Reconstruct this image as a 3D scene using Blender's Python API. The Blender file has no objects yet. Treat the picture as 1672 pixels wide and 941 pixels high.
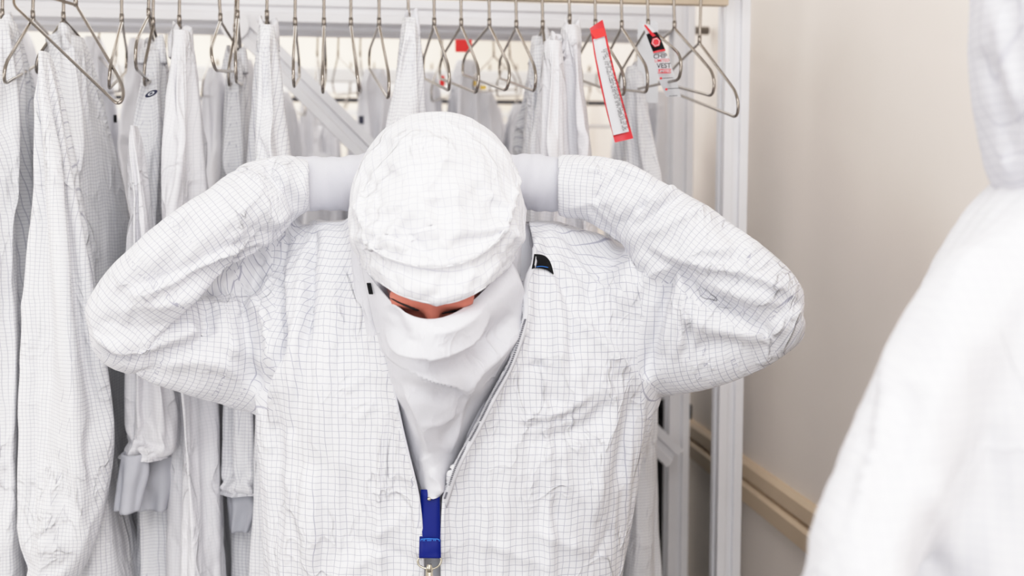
import bpy, bmesh, math, random
import numpy as np
from mathutils import Vector, Matrix
from mathutils.bvhtree import BVHTree
random.seed(7); RNG = np.random.default_rng(7)
scene = bpy.context.scene
COL = scene.collection
# ------------------------------------------------------------------ camera frame (measured from the photograph)
F = 1672.0
YAW, PITCH = math.radians(7.3), math.radians(4.7)
C = np.array([0.0, 0.0, 1.5])
FW = np.array([math.sin(YAW)*math.cos(PITCH), math.cos(YAW)*math.cos(PITCH), -math.sin(PITCH)])
RT = np.array([math.cos(YAW), -math.sin(YAW), 0.0])
UP = np.cross(RT, FW)
def P(x, y, D):
    return C + D*(FW + (x-836.0)/F*RT + (470.5-y)/F*UP)
def ray(x, y):
    return FW + (x-836.0)/F*RT + (470.5-y)/F*UP
def PY(x, y, Y):                      # the point seen at (x, y) on the upright plane Y = const
    d = ray(x, y); return C + d*(Y/d[1])
def proj(V):
    d = np.asarray(V) - C
    D = d@FW
    return 836+F*(d@RT)/D, 470.5-F*(d@UP)/D, D
# ------------------------------------------------------------------ object helpers
def link(o, parent=None):
    COL.objects.link(o)
    if parent is not None: o.parent = parent
    return o
def meta(o, label=None, cat=None, group=None, kind=None):
    if label: o['label'] = label
    if cat: o['category'] = cat
    if group: o['group'] = group
    if kind: o['kind'] = kind
    return o
def empty(name, loc):
    o = bpy.data.objects.new(name, None); link(o); o.location = loc; o.empty_display_size = .05
    bpy.context.view_layer.update()
    return o
def mesh_obj(name, verts, faces, m=None, parent=None, smooth=True, uvs=None, mats=None, fmat=None):
    """verts in world space; the parent only carries a location"""
    me = bpy.data.meshes.new(name)
    V = np.asarray(verts, float)
    off = np.array(parent_loc(parent))
    me.from_pydata((V-off).tolist(), [], [list(map(int, f)) for f in faces])
    if smooth: me.polygons.foreach_set('use_smooth', [True]*len(me.polygons))
    if uvs is not None:
        uvl = me.uv_layers.new(name='UVMap')
        li = np.empty(len(me.loops), int); me.loops.foreach_get('vertex_index', li)
        uvl.data.foreach_set('uv', np.asarray(uvs, float)[li].ravel())
    for mm in (mats or ([m] if m else [])): me.materials.append(mm)
    if fmat is not None: me.polygons.foreach_set('material_index', np.asarray(fmat, int))
    me.update()
    o = bpy.data.objects.new(name, me); link(o, parent); return o
def parent_loc(p):
    L = Vector((0,0,0))
    while p is not None:
        L = L + p.location; p = p.parent
    return L
class MB:
    def __init__(s): s.v=[]; s.f=[]; s.m=[]
    def add(s, v, f, mi=0):
        o=len(s.v); s.v += [tuple(map(float,a)) for a in v]; s.f += [tuple(i+o for i in g) for g in f]; s.m += [mi]*len(f)
    def box(s, a, b, mi=0):
        x0,y0,z0=a; x1,y1,z1=b
        s.add([(x0,y0,z0),(x1,y0,z0),(x1,y1,z0),(x0,y1,z0),(x0,y0,z1),(x1,y0,z1),(x1,y1,z1),(x0,y1,z1)],
              [(0,3,2,1),(4,5,6,7),(0,1,5,4),(1,2,6,5),(2,3,7,6),(3,0,4,7)], mi)
    def tube(s, pts, r, n=8, mi=0, cap=True, closed=False):
        pts=[np.asarray(p,float) for p in pts]; N=len(pts); ring=[]
        rr = r if hasattr(r,'__len__') else [r]*N
        up=None
        for i,p in enumerate(pts):
            if closed: t=pts[(i+1)%N]-pts[i-1]
            else: t=pts[min(i+1,N-1)]-pts[max(i-1,0)]
            t=t/(np.linalg.norm(t)+1e-12)
            if up is None:
                a=np.array([0,0,1.]) if abs(t[2])<.9 else np.array([1.,0,0])
                up=np.cross(t,a)
            up=up-t*(up@t); up/=np.linalg.norm(up)+1e-12
            b=np.cross(t,up)
            ring.append([p+rr[i]*(math.cos(2*math.pi*k/n)*up+math.sin(2*math.pi*k/n)*b) for k in range(n)])
        v=[q for g in ring for q in g]; f=[]
        for i in range(N if closed else N-1):
            j=(i+1)%N
            for k in range(n):
                f.append((i*n+k,i*n+(k+1)%n,j*n+(k+1)%n,j*n+k))
        if cap and not closed:
            f.append(tuple(range(n))[::-1]); f.append(tuple((N-1)*n+k for k in range(n)))
        s.add(v,f,mi)
    def prism(s, prof, A, B, side, up, mi=0):
        """extrude 2D profile (side, up) from A to B"""
        A=np.asarray(A,float);B=np.asarray(B,float);n=len(prof)
        v=[A+p[0]*side+p[1]*up for p in prof]+[B+p[0]*side+p[1]*up for p in prof]
        f=[(k,(k+1)%n,n+(k+1)%n,n+k) for k in range(n)]
        f+=[tuple(range(n))[::-1],tuple(range(n,2*n))]
        s.add(v,f,mi)
    def build(s, name, m, parent=None, smooth=False, bevel=0):
        mats = m if isinstance(m,(list,tuple)) else [m]
        o = mesh_obj(name, s.v, s.f, None, parent, smooth, mats=mats, fmat=s.m)
        bm=bmesh.new(); bm.from_mesh(o.data); bmesh.ops.recalc_face_normals(bm,faces=bm.faces); bm.to_mesh(o.data); bm.free()
        if bevel:
            b=o.modifiers.new('bevel','BEVEL'); b.width=bevel; b.segments=2; b.limit_method='ANGLE'
        return o
# ------------------------------------------------------------------ numpy noise
_T = RNG.random((32,32,32))
def vnoise(p):
    p=np.asarray(p,float); i=np.floor(p).astype(int); f=p-i; f=f*f*(3-2*f)
    r=0
    for dx in (0,1):
        for dy in (0,1):
            for dz in (0,1):
                w=(f[:,0] if dx else 1-f[:,0])*(f[:,1] if dy else 1-f[:,1])*(f[:,2] if dz else 1-f[:,2])
                r=r+w*_T[(i[:,0]+dx)%32,(i[:,1]+dy)%32,(i[:,2]+dz)%32]
    return r*2-1
def ridged(p, k=2.2):
    w=np.stack([vnoise(p*.6+7.1),vnoise(p*.6+19.3),vnoise(p*.6+3.7)],1)*.5
    n=1-np.abs(vnoise(p+w))*1.6
    return np.clip(n,0,1)**k
# ------------------------------------------------------------------ materials
def sock(n, *names):
    for k in names:
        if k in n.inputs: return n.inputs[k]
def mat(name, col, rough=.6, metal=0, spec=.5, bump=None, emit=None, alpha=None):
    m=bpy.data.materials.new(name); m.use_nodes=True; nt=m.node_tree; b=nt.nodes['Principled BSDF']
    c=[x if x<=.04045/12.92 else x for x in col]
    b.inputs['Base Color'].default_value=(*srgb(col),1)
    b.inputs['Roughness'].default_value=rough; b.inputs['Metallic'].default_value=metal
    sock(b,'Specular IOR Level','Specular').default_value=spec
    # subtle procedural tone variation
    tc=nt.nodes.new('ShaderNodeTexCoord'); nz=nt.nodes.new('ShaderNodeTexNoise'); nz.inputs['Scale'].default_value=(bump or (9,))[0]
    nz.inputs['Detail'].default_value=4
    nt.links.new(tc.outputs['Object'],nz.inputs['Vector'])
    hs=nt.nodes.new('ShaderNodeHueSaturation'); hs.inputs['Color'].default_value=(*srgb(col),1)
    mr=nt.nodes.new('ShaderNodeMapRange'); mr.inputs['To Min'].default_value=.95; mr.inputs['To Max'].default_value=1.05
    nt.links.new(nz.outputs['Fac'],mr.inputs['Value']); nt.links.new(mr.outputs['Result'],hs.inputs['Value'])
    nt.links.new(hs.outputs['Color'],b.inputs['Base Color'])
    if bump:
        bp=nt.nodes.new('ShaderNodeBump'); bp.inputs['Strength'].default_value=bump[1]; bp.inputs['Distance'].default_value=bump[2]
        nt.links.new(nz.outputs['Fac'],bp.inputs['Height']); nt.links.new(bp.outputs['Normal'],b.inputs['Normal'])
    if emit:
        b.inputs['Emission Color'].default_value=(*srgb(col),1); b.inputs['Emission Strength'].default_value=emit
    if alpha is not None: b.inputs['Alpha'].default_value=alpha
    return m
def srgb(c): return [ (x/12.92 if x<=.04045 else ((x+.055)/1.055)**2.4) for x in c]
def math_node(nt, op, a=None, b=None, c=None):
    n=nt.nodes.new('ShaderNodeMath'); n.operation=op
    for i,q in enumerate((a,b,c)):
        if q is None: continue
        if isinstance(q,(int,float)): n.inputs[i].default_value=q
        else: nt.links.new(q,n.inputs[i])
    return n.outputs[0]
def fabric(name, col=(.91,.91,.925), line=(.70,.70,.745), step=.0085, width=.11, wr=1.0, warp=.0012, crease=1.0, trans=.0):
    """white woven cleanroom cloth with a fine grid of conductive threads, fine crumples as bump"""
    m=bpy.data.materials.new(name); m.use_nodes=True; nt=m.node_tree; L=nt.links; b=nt.nodes['Principled BSDF']
    tc=nt.nodes.new('ShaderNodeTexCoord')
    b.inputs['Roughness'].default_value=.55; sock(b,'Specular IOR Level','Specular').default_value=.35
    if 'Sheen Weight' in b.inputs: b.inputs['Sheen Weight'].default_value=.15
    if step:
        nz=nt.nodes.new('ShaderNodeTexNoise'); nz.inputs['Scale'].default_value=14; nz.inputs['Detail'].default_value=2
        L.new(tc.outputs['Object'],nz.inputs['Vector'])
        vs=nt.nodes.new('ShaderNodeVectorMath'); vs.operation='SUBTRACT'; vs.inputs[1].default_value=(.5,.5,.5); L.new(nz.outputs['Color'],vs.inputs[0])
        sc=nt.nodes.new('ShaderNodeVectorMath'); sc.operation='SCALE'; sc.inputs['Scale'].default_value=warp*6; L.new(vs.outputs[0],sc.inputs[0])
        ad=nt.nodes.new('ShaderNodeVectorMath'); ad.operation='ADD'; L.new(tc.outputs['UV'],ad.inputs[0]); L.new(sc.outputs[0],ad.inputs[1])
        sp=nt.nodes.new('ShaderNodeSeparateXYZ'); L.new(ad.outputs[0],sp.inputs[0])
        outs=[]
        for k in (0,1):
            fr=math_node(nt,'FRACT',math_node(nt,'MULTIPLY',sp.outputs[k],1/step))
            d=math_node(nt,'ABSOLUTE',math_node(nt,'SUBTRACT',fr,.5))
            mr=nt.nodes.new('ShaderNodeMapRange'); mr.interpolation_type='SMOOTHSTEP'
            mr.inputs['From Min'].default_value=width*.9; mr.inputs['From Max'].default_value=width*.25; 
            L.new(d,mr.inputs['Value']); outs.append(mr.outputs['Result'])
        g=math_node(nt,'MAXIMUM',outs[0],outs[1])
        mx=nt.nodes.new('ShaderNodeMix'); mx.data_type='RGBA'
        mx.inputs[6].default_value=(*srgb(col),1); mx.inputs[7].default_value=(*srgb(line),1)
        L.new(g,mx.inputs[0]); L.new(mx.outputs[2],b.inputs['Base Color'])
    else:
        n0=nt.nodes.new('ShaderNodeTexNoise'); n0.inputs['Scale'].default_value=400; L.new(tc.outputs['Object'],n0.inputs['Vector'])
        mx=nt.nodes.new('ShaderNodeMix'); mx.data_type='RGBA'
        mx.inputs[6].default_value=(*srgb([c*.985 for c in col]),1); mx.inputs[7].default_value=(*srgb([min(1,c*1.015) for c in col]),1)
        L.new(n0.outputs['Fac'],mx.inputs[0]); L.new(mx.outputs[2],b.inputs['Base Color'])
    # crumple bump: ridged noise, masked by a larger noise
    mp=nt.nodes.new('ShaderNodeMapping'); mp.inputs['Scale'].default_value=(1,1,.6); mp.inputs['Rotation'].default_value=(.3,.5,.6); L.new(tc.outputs['Object'],mp.inputs['Vector'])
    a=nt.nodes.new('ShaderNodeTexNoise'); a.inputs['Scale'].default_value=17; a.inputs['Detail'].default_value=3; a.inputs['Roughness'].default_value=.5; a.inputs['Distortion'].default_value=.7; L.new(mp.outputs[0],a.inputs['Vector'])
    r1=math_node(nt,'POWER',math_node(nt,'SUBTRACT',1.0,math_node(nt,'MULTIPLY',math_node(nt,'ABSOLUTE',math_node(nt,'SUBTRACT',a.outputs['Fac'],.5)),5.0),None),3.0)
    r1=math_node(nt,'MAXIMUM',r1,0.0)
    mk=nt.nodes.new('ShaderNodeTexNoise'); mk.inputs['Scale'].default_value=6; L.new(tc.outputs['Object'],mk.inputs['Vector'])
    mm=nt.nodes.new('ShaderNodeMapRange'); mm.inputs['From Min'].default_value=.42; mm.inputs['From Max'].default_value=.66; L.new(mk.outputs['Fac'],mm.inputs['Value'])
    h1=math_node(nt,'MULTIPLY',r1,mm.outputs['Result'])
    n2=nt.nodes.new('ShaderNodeTexNoise'); n2.inputs['Scale'].default_value=9; n2.inputs['Detail'].default_value=5; n2.inputs['Roughness'].default_value=.45; L.new(mp.outputs[0],n2.inputs['Vector'])
    h=math_node(nt,'ADD',math_node(nt,'MULTIPLY',h1,.45),math_node(nt,'MULTIPLY',n2.outputs['Fac'],1.2))
    bp=nt.nodes.new('ShaderNodeBump'); bp.inputs['Strength'].default_value=1.5*wr; bp.inputs['Distance'].default_value=.0065*crease
    L.new(h,bp.inputs['Height']); L.new(bp.outputs['Normal'],b.inputs['Normal'])
    return m
M={}
M['suit']=fabric('suit_cloth',step=.0088,width=.08,line=(.68,.68,.735))
M['hood']=fabric('hood_cloth',col=(.915,.915,.93),step=.0088,width=.07,line=(.80,.80,.84),wr=.9)
M['plain']=fabric('plain_cloth',col=(.86,.86,.885),step=0,wr=.5)
M['hang']=fabric('hanging_cloth',col=(.92,.92,.93),step=.0056,width=.10,line=(.72,.72,.76),wr=1.1)
M['hang2']=fabric('hanging_cloth_plain',col=(.90,.895,.91),step=.0056,width=.08,line=(.83,.83,.85),wr=1.3)
M['blur']=fabric('white_cloth_far',col=(.90,.90,.92),step=0,wr=.8)
M['front']=fabric('white_cloth_near',col=(.87,.87,.89),step=.0088,width=.085,line=(.83,.83,.86),wr=.5)
M['frontgrey']=fabric('grey_hood_cloth',col=(.84,.84,.87),step=.0088,width=.085,line=(.76,.76,.8),wr=.6)
M['knit']=mat('grey_knit',(.82,.82,.85),.85,spec=.2,bump=(900,.25,.001))
M['knit2']=mat('darker_grey_knit',(.74,.745,.775),.85,spec=.2,bump=(900,.25,.001))
M['skin']=mat('skin',(.80,.47,.40),.5,spec=.35,bump=(240,.2,.0008))
M['lash']=mat('dark_lashes',(.09,.06,.06),.8)
M['black']=mat('black_cloth',(.045,.045,.055),.8,spec=.2,bump=(300,.3,.001))
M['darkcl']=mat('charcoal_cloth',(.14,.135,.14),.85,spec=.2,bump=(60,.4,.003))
M['steel']=mat('hanger_steel',(.60,.57,.54),.2,metal=1)
M['nickel']=mat('nickel',(.80,.77,.70),.22,metal=1)
M['alu']=mat('anodised_aluminium',(.93,.93,.945),.4,metal=.1)
M['alud']=mat('aluminium_groove',(.62,.625,.66),.45,metal=.5)
M['slot']=mat('dark_grey_metal',(.28,.28,.31),.6,metal=.3)  # dark grey metal of the thin rear shelf rail
M['beige']=mat('beige_rail',(.83,.76,.67),.5)
M['wall']=mat('warm_beige_wall',(.95,.915,.885),.55,spec=.35,bump=(3,.05,.01))
M['cream']=mat('cream_wall',(.965,.94,.90),.7)
M['trim']=mat('bumper_trim',(.86,.77,.66),.45)
M['floor']=mat('grey_vinyl_floor',(.55,.54,.53),.4)
M['ceil']=mat('ceiling_white',(.93,.93,.92),.7)
M['blue']=mat('blue_ribbon',(.0,.09,.46),.5,spec=.25,bump=(500,.2,.0006))
M['bluedk']=mat('navy_ribbon',(.015,.03,.20),.4)
M['bluel']=mat('light_blue_thread',(.20,.52,.92),.6)
M['red']=mat('red_plastic',(.84,.10,.16),.4)
M['redb']=mat('bright_red_plastic',(.93,.06,.03),.5)
M['yellow']=mat('yellow_plastic',(.93,.77,.22),.5)
M['grey']=mat('grey_print_panel',(.80,.80,.815),.45)
M['tagw']=mat('white_tag_plastic',(.86,.87,.89),.3)
M['ink']=mat('black_ink',(.13,.13,.15),.7)
M['inkgrey']=mat('grey_ink',(.45,.45,.48),.7)
M['navy']=mat('navy_label',(.03,.05,.22),.6)
M['whitep']=mat('white_painted_metal',(.98,.975,.97),.35)
M['zip']=mat('zipper_tape',(.84,.84,.86),.7)
# clear plastic tag
# ------------------------------------------------------------------ setting
W=.86; YB=5.6; XL=-3.0; ZC=2.75; YF=-2.2
def slab(name, a, b, m):
    mb=MB(); mb.box(a,b); o=mb.build(name,m); o['kind']='structure'; return o
slab('floor',(XL-.1,YF,-.1),(W+.1,YB+.1,0),M['floor'])
slab('ceiling',(XL-.1,YF,ZC),(W+.1,YB+.1,ZC+.1),M['ceil'])
slab('wall_right',(W,YF,0),(W+.1,YB+.1,ZC),M['wall'])
slab('wall_back',(XL-.1,YB,0),(W,YB+.1,ZC),M['cream'])
slab('wall_left',(XL-.1,YF,0),(XL,YB,ZC),M['wall'])
# bumper trim along the right wall: two boards with a groove between
def wallpt(x,y):
    d=ray(x,y); return C+d*(W/d[0])
zt=wallpt(1210,740)[2]; zm=wallpt(1210,770)[2]; zb=wallpt(1210,807)[2]
mb=MB()
prof=[(0,zt),(-.012,zt),(-.02,zt-.008),(-.02,zm+.006),(-.008,zm+.003),(-.008,zm-.003),(-.02,zm-.006),(-.026,zm-.012),(-.022,zb+.004),(-.014,zb),(0,zb)]
mb.prism([(p[0],p[1]) for p in prof],(W,YF,0),(W,YB,0),np.array([1.,0,0]),np.array([0,0,1.]))
o=mb.build('trim_1',M['trim']); o['kind']='structure'
mb=MB(); mb.box((W-.012,YF,0),(W,YB,.10)); o=mb.build('baseboard_right',M['trim']); o['kind']='structure'
# ------------------------------------------------------------------ aluminium rack
def channel(w, d, g=.3, gd=.35):
    """slotted extrusion profile, w wide (side), d deep (up axis=towards viewer negative)"""
    a=w/2; b=d/2; s=w*g/2; k=d*gd*.45
    return [(-a,-b),(-s,-b),(-s*.9,-b+k),(s*.9,-b+k),(s,-b),(a,-b),(a,-s),(a-k,-s*.8),(a-k,s*.8),(a,s),(a,b),(s,b),(s*.9,b-k),(-s*.9,b-k),(-s,b),(-a,b),(-a,s),(-a+k,s*.8),(-a+k,-s*.8),(-a,-s)]
rack=empty('garment_rack',(0,2.16,0)); meta(rack,'silver aluminium profile rack with diagonal brace that the white garments hang on','clothes rack')
X_=np.array([1.,0,0]);Y_=np.array([0,1.,0]);Z_=np.array([0,0,1.])
YFP=2.0; YRP=2.36; ZT=2.22
def post(xc,Y,w):
    mb=MB(); mb.prism(channel(w,w),(xc,Y,0.0),(xc,Y,ZT),X_,Y_); return mb.build('post',M['alu'],rack,bevel=.0012)
fx=(PY(1183,300,YFP-.025)[0]+PY(1219,300,YFP-.025)[0])/2
rx=(PY(1096,300,YRP-.025)[0]+PY(1132,300,YRP-.025)[0])/2
post(fx,YFP,.05); post(fx,YRP,.05)
post(fx-2.3,YFP,.05); post(fx-2.3,YRP,.05)
# rear top beam
def beam(x0,x1,Y,z,h,d,name='beam'):
    mb=MB(); mb.prism([(p[1],p[0]) for p in channel(h,d)],(x0,Y,z),(x1,Y,z),Y_,Z_); return mb.build(name,M['alu'],rack,bevel=.0012)
za=PY(800,43,YRP-.025)[2]; zbm=PY(800,3,YRP-.025)[2]
beam(fx-2.275,fx-.025,YRP,(za+zbm)/2,abs(zbm-za),.05)
beam(fx-2.275,fx-.025,YRP+.10,(za+zbm)/2-.005,abs(zbm-za),.10)
beam(fx-2.275,fx-.025,YFP,ZT-.03,.05,.05)
for xx in (fx,fx-2.3):
    for zz in (ZT-.03,.25):
        mb=MB(); mb.prism(channel(.05,.05),(xx,YFP+.025,zz),(xx,YRP-.025,zz),X_,Z_); mb.build('depth_beam',M['alu'],rack)
beam(fx-2.275,fx-.025,YRP,.25,.05,.05)
# diagonal brace with gusset plate
A=PY(392,38,YRP-.05); B=PY(1097,745,YRP-.05)
A[1]=B[1]=YRP-.055
dv=(B-A)/np.linalg.norm(B-A); sd=np.cross(dv,Y_)
mb=MB(); mb.prism([(p[0],p[1]) for p in channel(.056,.05)],A,B,sd,Y_); mb.build('diagonal_brace',M['alu'],rack,bevel=.001)
mb=MB(); c=PY(383,40,YRP-.09); n=24
ring=[c+np.array([.03*math.cos(2*math.pi*k/n)*1.0,0,.032*math.sin(2*math.pi*k/n)]) for k in range(n)]
mb.add([q+np.array([0,-.0,0]) for q in ring]+[q+np.array([0,.006,0]) for q in ring],[tuple(range(n)),tuple(range(n,2*n))[::-1]]+[(k,n+k,n+(k+1)%n,(k+1)%n) for k in range(n)])
mb.build('gusset_plate',M['alu'],rack,bevel=.001)
# beige front rail and the round rod the hooks sit on
Y0=1.89
zr=PY(1187,10,1.965)[2]; xe=PY(1187,10,1.965)[0]
mb=MB(); mb.box((fx-2.3,1.955,zr),(xe,1.975,zr+.06)); mb.build('front_rail',M['beige'],rack,bevel=.001)
zrod=PY(800,-62,Y0)[2]
mb=MB(); mb.tube([(fx-2.3,Y0,zrod),(xe+.02,Y0,zrod)],.011,16); mb.build('hanging_rod',M['steel'],rack,smooth=True)
for k in range(4):
    xk=fx-2.2+k*.72
    mb=MB(); mb.box((xk-.012,Y0-.004,zrod+.008),(xk+.012,1.955,zrod+.028)); mb.box((xk-.012,1.94,zrod-.02),(xk+.012,1.955,zrod+.06)); mb.build('rod_bracket',M['alu'],rack)
def cloth_settle(V, Fc, pin, colliders, frames=22, shrink=-.10, grav=1.0, bend=.35, tens=12, quality=4, stiff=1.0, dist=.003, shr=None, smax=-.2):
    """let the sewn shape slacken and crumple over the body it is on"""
    me=bpy.data.meshes.new('c'); me.from_pydata(V.tolist(),[],Fc); me.update()
    o=bpy.data.objects.new('c',me); COL.objects.link(o)
    vg=o.vertex_groups.new(name='pin')
    lev=np.round(pin,2)
    for w_ in np.unique(lev):
        if w_>0: vg.add([int(i) for i in np.where(lev==w_)[0]],float(w_),'REPLACE')
    if shr is not None:
        sg=o.vertex_groups.new(name='shr'); lev=np.round(shr,1)
        for w_ in np.unique(lev):
            if w_>0: sg.add([int(i) for i in np.where(lev==w_)[0]],float(w_),'REPLACE')
    cm=o.modifiers.new('cloth','CLOTH'); st=cm.settings
    st.quality=quality; st.mass=.12; st.tension_stiffness=tens; st.compression_stiffness=tens*.6; st.shear_stiffness=tens*.4; st.bending_stiffness=bend
    st.tension_damping=8; st.compression_damping=8; st.shear_damping=8; st.bending_damping=.6; st.air_damping=3
    st.vertex_group_mass='pin'; st.pin_stiffness=stiff; st.shrink_min=shrink; st.shrink_max=(shrink if shr is None else smax); st.effector_weights.gravity=grav
    if shr is not None: st.vertex_group_shrink='shr'
    cm.collision_settings.use_collision=bool(colliders); cm.collision_settings.distance_min=dist; cm.collision_settings.use_self_collision=False
    cs=[]
    for cv,cf in colliders:
        m2=bpy.data.meshes.new('b'); m2.from_pydata(cv.tolist(),[],cf); b=bpy.data.objects.new('b',m2); COL.objects.link(b)
        b.modifiers.new('col','COLLISION'); b.collision.thickness_outer=.003; b.collision.cloth_friction=8; cs.append((b,m2))
    scene.frame_start=1; scene.frame_end=frames+1; cm.point_cache.frame_start=1; cm.point_cache.frame_end=frames+1
    for f in range(1,frames+1): scene.frame_set(f)
    dg=bpy.context.evaluated_depsgraph_get(); e=o.evaluated_get(dg); R=np.empty(len(V)*3); e.data.vertices.foreach_get('co',R)
    bpy.data.objects.remove(o); bpy.data.meshes.remove(me)
    for b,m2 in cs: bpy.data.objects.remove(b); bpy.data.meshes.remove(m2)
    scene.frame_set(1)
    return R.reshape(-1,3)
def subdivide(V, Fc, levels=1, extra=None):
    """Catmull-Clark both the shape and extra per-vertex data (as positions)"""
    def run(W_):
        me=bpy.data.meshes.new('s'); me.from_pydata(np.asarray(W_).tolist(),[],Fc); o=bpy.data.objects.new('s',me); COL.objects.link(o)
        q=o.modifiers.new('q','SUBSURF'); q.levels=levels; q.render_levels=levels
        dg=bpy.context.evaluated_depsgraph_get(); m2=bpy.data.meshes.new_from_object(o.evaluated_get(dg))
        R=np.empty(len(m2.vertices)*3); m2.vertices.foreach_get('co',R); F2=[tuple(p.vertices) for p in m2.polygons]
        bpy.data.objects.remove(o); bpy.data.meshes.remove(me); bpy.data.meshes.remove(m2)
        return R.reshape(-1,3),F2
    R,F2=run(V)
    if extra is None: return R,F2
    return R,F2,run(extra)[0]
# ------------------------------------------------------------------ wire hangers
def hanger(apex, near, far, stemx=None, Yc=None, label='', group=None, zr_=None, r=.0027, dn=.2, df=.2, name='wire_hanger'):
    Yc=Y0 if Yc is None else Yc; zr_=zrod if zr_ is None else zr_
    A=PY(apex[0],apex[1],Yc)
    N=PY(near[0],near[1],Yc-dn); Fa=PY(far[0],far[1],Yc+df)
    vN=N-A; vF=Fa-A
    T=(vN+vF)/2; S=(vN-vF)/2
    pt=lambda s,t: A+t*T+s*S
    # rounded ends
    loop=[(0,0),(.08,.04),(.45,.27),(.86,.53),(.97,.62),(1.03,.74),(1.035,.86),(1.0,.96),(.93,1.0),(.8,1.0),
          (0,1.0),(-.8,1.0),(-.93,1.0),(-1.0,.96),(-1.035,.86),(-1.03,.74),(-.97,.62),(-.86,.53),(-.45,.27),(-.08,.04)]
    # smooth with catmull
    n=len(loop); sm=[]
    for i in range(n):
        p0,p1,p2,p3=[np.array(loop[(i+k)%n]) for k in (-1,0,1,2)]
        for u in (0,.5):
            sm.append(.5*((2*p1)+(-p0+p2)*u+(2*p0-5*p1+4*p2-p3)*u*u+(-p0+3*p1-3*p2+p3)*u**3))
    mb=MB(); mb.tube([pt(*q) for q in sm],r,7,closed=True)
    sx=apex[0] if stemx is None else stemx
    top=np.array([PY(sx,-10,Yc)[0],Yc,zr_])
    R=.0135
    st=[A,A+np.array([0,0,.012])]
    # stem up beside the rod then the hook over it
    base=np.array([top[0],Yc+R,zr_])
    for u in (.35,.7): st.append(A*(1-u)+base*u)
    for k in range(9):
        a=math.pi*k/8*1.15
        st.append(np.array([top[0],Yc+R*math.cos(a),zr_+R*math.sin(a)]))
    h2=MB(); h2.tube(st,r*1.05,7)
    h2.tube([A+np.array([0,0,-.002]),A+np.array([0,0,.014])],r*1.45,7)
    e=empty(name,A); meta(e,label,'hanger',group)
    mb.build('wire_frame',M['steel'],e,smooth=True); h2.build('hook',M['steel'],e,smooth=True)
    return e
HG='empty steel wire hangers along the front rail'
HL=[ # apex, near, far, stem x at the top, label
 ((1142,71),(1203,192),(1096,150),1149,'lowest empty steel hanger, last on the right in front of the rack post'),
 ((1101,47),(1163,157),(1048,127),1102,'second empty steel hanger from the right end, beside the white printed tag'),
 ((1058,44),(1109,130),(1012,152),1059,'steel wire hanger holding the white tag with a red badge'),
 ((1015,46),(1056,151),(984,143),1016,'empty steel hanger between the red bordered tag and the white badge tag'),
 ((972,44),(1019,156),(945,130),973,'steel wire hanger holding the long red bordered tag'),
 ((843,46),(873,149),(816,128),843,'empty steel hanger just left of the pale garments right of the worker\'s head'),
 ((799,43),(827,148),(755,122),799,'empty steel hanger between two others above the right side of the hood'),
 ((753,43),(778,152),(718,128),753,'empty steel hanger in front of the blurred red card'),
 ((709,42),(733,148),(692,128),709,'empty steel hanger just right of the garment hung above the hood'),
 ((619,42),(634,162),(603,112),619,'empty steel hanger just left of the garment hung above the hood'),
 ((573,42),(587,150),(584,118),573,'empty steel hanger two places left of the garment above the hood'),
 ((529,42),(527,152),(532,126),529,'empty steel hanger seen edge on over the middle of the diagonal brace'),
 ((482,42),(480,142),(489,126),482,'empty steel hanger seen edge on over the upper diagonal brace'),
 ((388,30),(386,134),(397,140),390,'empty steel hanger crossing the top end of the diagonal brace'),
 ((360,35),(352,115),(400,118),354,'empty steel hanger just left of the top end of the diagonal brace'),
 ((243,27),(222,112),(258,146),243,'empty steel hanger with a long arm above the garment with navy label'),
 ((199,36),(178,145),(205,118),197,'narrow empty steel hanger right of the big crooked hanger'),
 ((54,31),(8,137),(84,92),54,'empty steel hanger over the shoulder of the leftmost garment'),
]
for a,n_,f_,sx,lab in HL: hanger(a,n_,f_,sx,label=lab)
# crooked one hanging askew nearer the camera
hanger((124,9),(193,172),(22,8),122,Yc=Y0-.02,label='big crooked steel hanger hanging askew across the large left garment',dn=.26,df=.05)
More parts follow.
